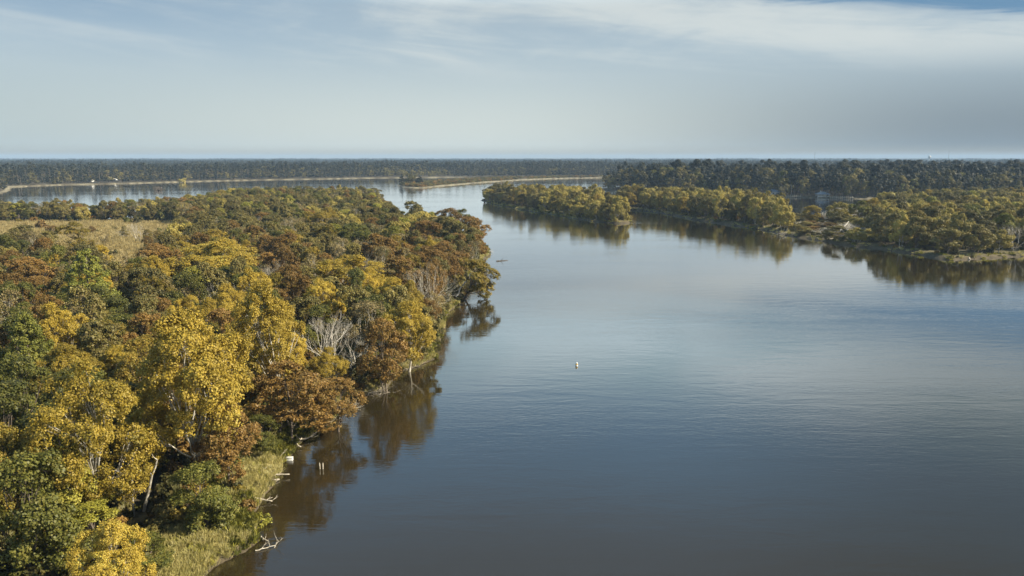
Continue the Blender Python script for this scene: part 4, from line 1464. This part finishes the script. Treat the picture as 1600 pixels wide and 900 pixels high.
# mooring buoy: float, collar, top ball
x, y = ground_point(901, 571.5, 0.0)
e = empty('buoy', (x, y, 0), 0.3, (.8, .8, .68))
tag(e, 'white buoy with an orange-yellow band floating alone in mid river', 'buoy')
obj('float', lathe([(0.001, -0.35), (0.20, -0.30), (0.30, -0.12), (0.32, 0.08), (0.27, 0.22), (0.20, 0.28)], 'float', M['white']), e)
obj('band', lathe([(0.20, 0.28), (0.27, 0.30), (0.29, 0.40), (0.25, 0.50), (0.16, 0.52)], 'band', M['yellow']), e)
obj('top_cap', lathe([(0.16, 0.52), (0.24, 0.56), (0.28, 0.70), (0.24, 0.86), (0.12, 0.95), (0.001, 0.97)], 'top_cap', M['white']), e)

# floating cooler-like white box at the bank
x, y = ground_point(452.5, 719, 0.0)
e = empty('white_box', (x, y, 0), 0.06)
tag(e, 'small white box washed up at the waterline of the grassy bank', 'box')
obj('box_body', box_mesh([(0, 0, .08, .85, .45, .5)], 'box_body', M['white'], .04), e)
obj('lid', box_mesh([(0, 0, .375, .89, .49, .08)], 'lid', M['white'], .02), e)

# two stakes in the shaded water
for i, (a, b, lab) in enumerate(((500, 732.5, 'left one of two pale wooden stakes in the shaded water'), (504.5, 732.5, 'right one of two pale wooden stakes in the shaded water'))):
    x, y = ground_point(a, b, 0.0)
    wd = Wood(); wd.add(np.array([[0, 0, -.9], [0, 0, 0.1], [0.03 * (i * 2 - 1), 0, .75]]), [.09, .085, .07], 8)
    tag(obj('stake', wd.mesh('stake', M['drift']), None, (x, y, 0)), lab, 'stake', 'stakes standing in the shaded water')

# two pale tree trunks under the golden trees (snags)
for i, (a, b, hh, lx, lab) in enumerate(((209, 812, 7.0, .5, 'slim straight pale trunk standing in the dark gap above the grassy bank'),
                                        (225, 803, 6.0, 1.9, 'thicker pale trunk leaning right in the dark gap above the grassy bank'))):
    x, y = ground_point(a, b, 1.2)
    z = float(height(np.array([x]), np.array([y]))[0])
    g = np.random.default_rng(600 + i)
    wd = Wood()
    t = np.linspace(0, 1, 8)
    pth = np.column_stack([lx * t ** 1.2 + g.normal(size=8) * .04, g.normal(size=8) * .05, t * hh - .3])
    rad = (.13 if i == 0 else .2)
    wd.add(pth, rad * (1 - .6 * t), 8)
    e = empty('dead_tree', (x, y, z)); tag(e, lab, 'dead tree')
    obj('trunk', wd.mesh('trunk', M['palebark']), e)
    for k in range(3):
        w2 = Wood(); j = 5 + k % 3
        d = np.array([g.normal(), g.normal(), 1.2]); d /= np.linalg.norm(d)
        w2.limb(pth[j], pth[j] + d * .8, rad * .25, .015, .1, 4, 4, g)
        obj('branch', w2.mesh('branch', M['whitebark']), e)


# ---- buildings
def hip_roof(w, d, h, eave, z, name, mat):
    V = [(-w / 2 - eave, -d / 2 - eave, z), (w / 2 + eave, -d / 2 - eave, z), (w / 2 + eave, d / 2 + eave, z), (-w / 2 - eave, d / 2 + eave, z)]
    V += [(a, b, z + .25) for a, b, _ in V]
    r = max(0.3, (w - d) / 2)
    V += [(-r, 0, z + h), (r, 0, z + h)]
    me = bpy.data.meshes.new(name)
    me.from_pydata(V, [], [(0, 3, 2, 1), (0, 1, 5, 4), (1, 2, 6, 5), (2, 3, 7, 6), (3, 0, 4, 7), (4, 5, 9, 8), (5, 6, 9), (6, 7, 8, 9), (7, 4, 8)])
    me.materials.append(mat); me.update()
    return me


def gable_roof(w, d, h, eave, z, name, mat):
    V = [(-w / 2 - eave, -d / 2 - eave, z), (w / 2 + eave, -d / 2 - eave, z), (w / 2 + eave, d / 2 + eave, z), (-w / 2 - eave, d / 2 + eave, z), (0, -d / 2 - eave, z + h), (0, d / 2 + eave, z + h)]
    me = bpy.data.meshes.new(name)
    me.from_pydata(V, [], [(0, 3, 2, 1), (0, 1, 4), (2, 3, 5), (1, 2, 5, 4), (3, 0, 4, 5)])
    me.materials.append(mat); me.update()
    return me


# boathouse on piles
x, y = ground_point(1287.5, 309.3, 0.0)
e = empty('boathouse', (x, y + 4, 0), -0.12)
tag(e, 'boathouse with blue-grey hip roof standing on posts at the dark wooded shore', 'boathouse')
w_, d_ = 10.4, 7.5
obj('roof', hip_roof(w_, d_, 2.6, 1.0, 3.3, 'roof', M['roof']), e)
obj('cupola', box_mesh([(-1.9, 0, 6.0, .8, .8, 1.2)], 'cupola', M['white']), e)
obj('deck', box_mesh([(0, 0, .75, w_ + .6, d_ + .6, .3)], 'deck', M['plank']), e)
for a in (-1, -.33, .33, 1):
    for b in (-1, 1):
        obj('post', box_mesh([(a * (w_ / 2 - .2), b * (d_ / 2 - .2), 1.05, .3, .3, 4.5)], 'post', M['white']), e)
obj('railing', box_mesh([(0, -d_ / 2, 1.75, w_, .12, .16), (0, -d_ / 2, 1.35, w_, .1, .5)], 'railing', M['white']), e)
obj('wall', box_mesh([(0, d_ / 2 - .4, 2.1, w_ - .6, .2, 2.3)], 'wall', M['white']), e)


def pier(p0, p1, label, n, name='pier'):
    a = np.array(ground_point(*p0)); b = np.array(ground_point(*p1))
    L = float(np.linalg.norm(b - a)); ang = math.atan2(b[1] - a[1], b[0] - a[0])
    e = empty(name, (a[0], a[1], 0), ang)
    tag(e, label, 'pier')
    obj('deck', box_mesh([(L / 2, 0, 1.0, L, 1.6, .2)], 'deck', M['plank']), e)
    obj('rail', box_mesh([(L / 2, -.75, 1.95, L, .1, .12)], 'rail', M['plank']), e)
    for k in range(n):
        obj('post', box_mesh([(L * (k + .5) / n, -.9, .6, .28, .2, 3.2)], 'post', M['plank']), e)


pier((1296, 309.6), (1334, 310.8), 'long grey pier running right from the boathouse', 12)
pier((1215, 307.8), (1252, 308.6), 'pale pier left of the boathouse along the wooded shore', 12)


def house(px, py, w, d, hw, hr, label, hip=False, rz=0.0, wall='white', roof='white', dz=0.0):
    x, y = ground_point(px, py, 0.0)
    y += dz
    e = empty('house', (x, y, 1.0), rz)
    tag(e, label, 'house')
    obj('wall', box_mesh([(0, 0, hw / 2, w, d, hw)], 'wall', M[wall]), e)
    obj('roof', (hip_roof if hip else gable_roof)(w, d, hr, .5, hw, 'roof', M[roof]), e)
    for a in (-.3, 0, .3):
        f = obj('window', box_mesh([(a * w, -d / 2 - .03, hw * .5, w * .15, .1, hw * .4)], 'window', M['dark']), e)
    obj('door', box_mesh([(w * .42, -d / 2 - .03, hw * .35, w * .09, .1, hw * .68)], 'door', M['dark']), e)


house(141, 286.5, 8, 7, 3.0, 3.0, 'white gabled house among the trees on the far left shore')
house(178, 285.0, 9, 7, 2.4, 3.2, 'pale house with steep roof and dark front on the far left shore', wall='roof')
house(196, 284.5, 5, 4, 2.4, 1.4, 'small white house right of the steep-roofed one on the far left shore')
house(1206, 306.5, 12, 8, 3.4, 2.4, 'low white boat shed at the left end of the pale pier', True, roof='roof')
house(1204, 303.5, 14, 9, 7, 3.0, 'white two-storey house among the dark woods above the boat shed', True, dz=8, roof='roof')

# street lamp by the pier
x, y = ground_point(1236, 306.5, 0.0)
e = empty('lamp_post', (x, y, 0.8)); tag(e, 'tall curved lamp post on the shore left of the boathouse', 'lamp post')
wd = Wood(); wd.add(np.array([[0, 0, 0], [0, 0, 8.5], [-.3, 0, 9.8], [-1.2, 0, 10.4], [-2.0, 0, 10.3]]), [.2, .16, .14, .12, .1], 8)
obj('pole', wd.mesh('pole', M['white']), e)
obj('lamp_head', box_mesh([(-2.4, 0, 10.2, 1.1, .5, .25)], 'lamp_head', M['white'], .05), e)

# water tower and mast far off, above the trees
x, y = ground_point(1451, 258.0, 0.0)
sc_ = 3800 / y
x, y = x * sc_, 3800.0
e = empty('water_tower', (x, y, 1)); tag(e, 'white ball-shaped water tower above the horizon woods', 'water tower')
obj('tank', lathe([(2.0, 30), (5.2, 33), (7.2, 37), (7.6, 40), (6.8, 43.5), (4.2, 46.2), (.01, 47.2)], 'tank', M['white'], 24), e)
obj('shaft', lathe([(4.5, 0), (2.4, 4), (2.0, 30)], 'shaft', M['white'], 16), e)
for (mx, top, lab) in ((1481, 235.5, 'thin dark mast right of the water tower'), (1272, 238, 'faint thin mast on the horizon left of the water tower')):
    yy = 3800.0; xx = (mx - 800) / FPX * yy * 1.0
    xx = xx * (CP + (H / yy) * SP)
    hh = H + (HOR - top) / FPX * yy * 1.02
    e = empty('radio_mast', (xx, yy, 1)); tag(e, lab, 'mast')
    hw = .75 if mx > 1400 else .5
    wd = Wood()
    for k in range(3):
        a = k * 2.094
        wd.add(np.array([[hw * math.cos(a), hw * math.sin(a), 0], [hw * math.cos(a), hw * math.sin(a), hh]]), [.22, .2], 4)
    obj('leg', wd.mesh('leg', M['dark']), e)
    wd = Wood()
    for k in range(int(hh / 4)):
        for j in range(3):
            a = j * 2.094; b = a + 2.094
            wd.add(np.array([[hw * math.cos(a), hw * math.sin(a), k * 4], [hw * math.cos(b), hw * math.sin(b), k * 4 + 4]]), [.1, .1], 3)
    obj('bracing', wd.mesh('bracing', M['dark']), e)

# ------------------------------------------------------------------ haze
HB = 13700
me = box_mesh([(0, 0, 37.5, 2 * HB, 2 * HB, 83)], 'haze', M['white'])
me.materials.clear()
hm, t, out = new_mat('thin haze')
pv = t.n('ShaderNodeVolumePrincipled')
pv.inputs['Color'].default_value = (0.56, 0.76, 1.0, 1)
pv.inputs['Density'].default_value = 1.0e-4
pv.inputs['Anisotropy'].default_value = 0.0
t.l(pv.outputs[0], out.inputs['Volume'])
me.materials.append(hm)
o = obj('haze', me)
tag(o, kind='stuff')
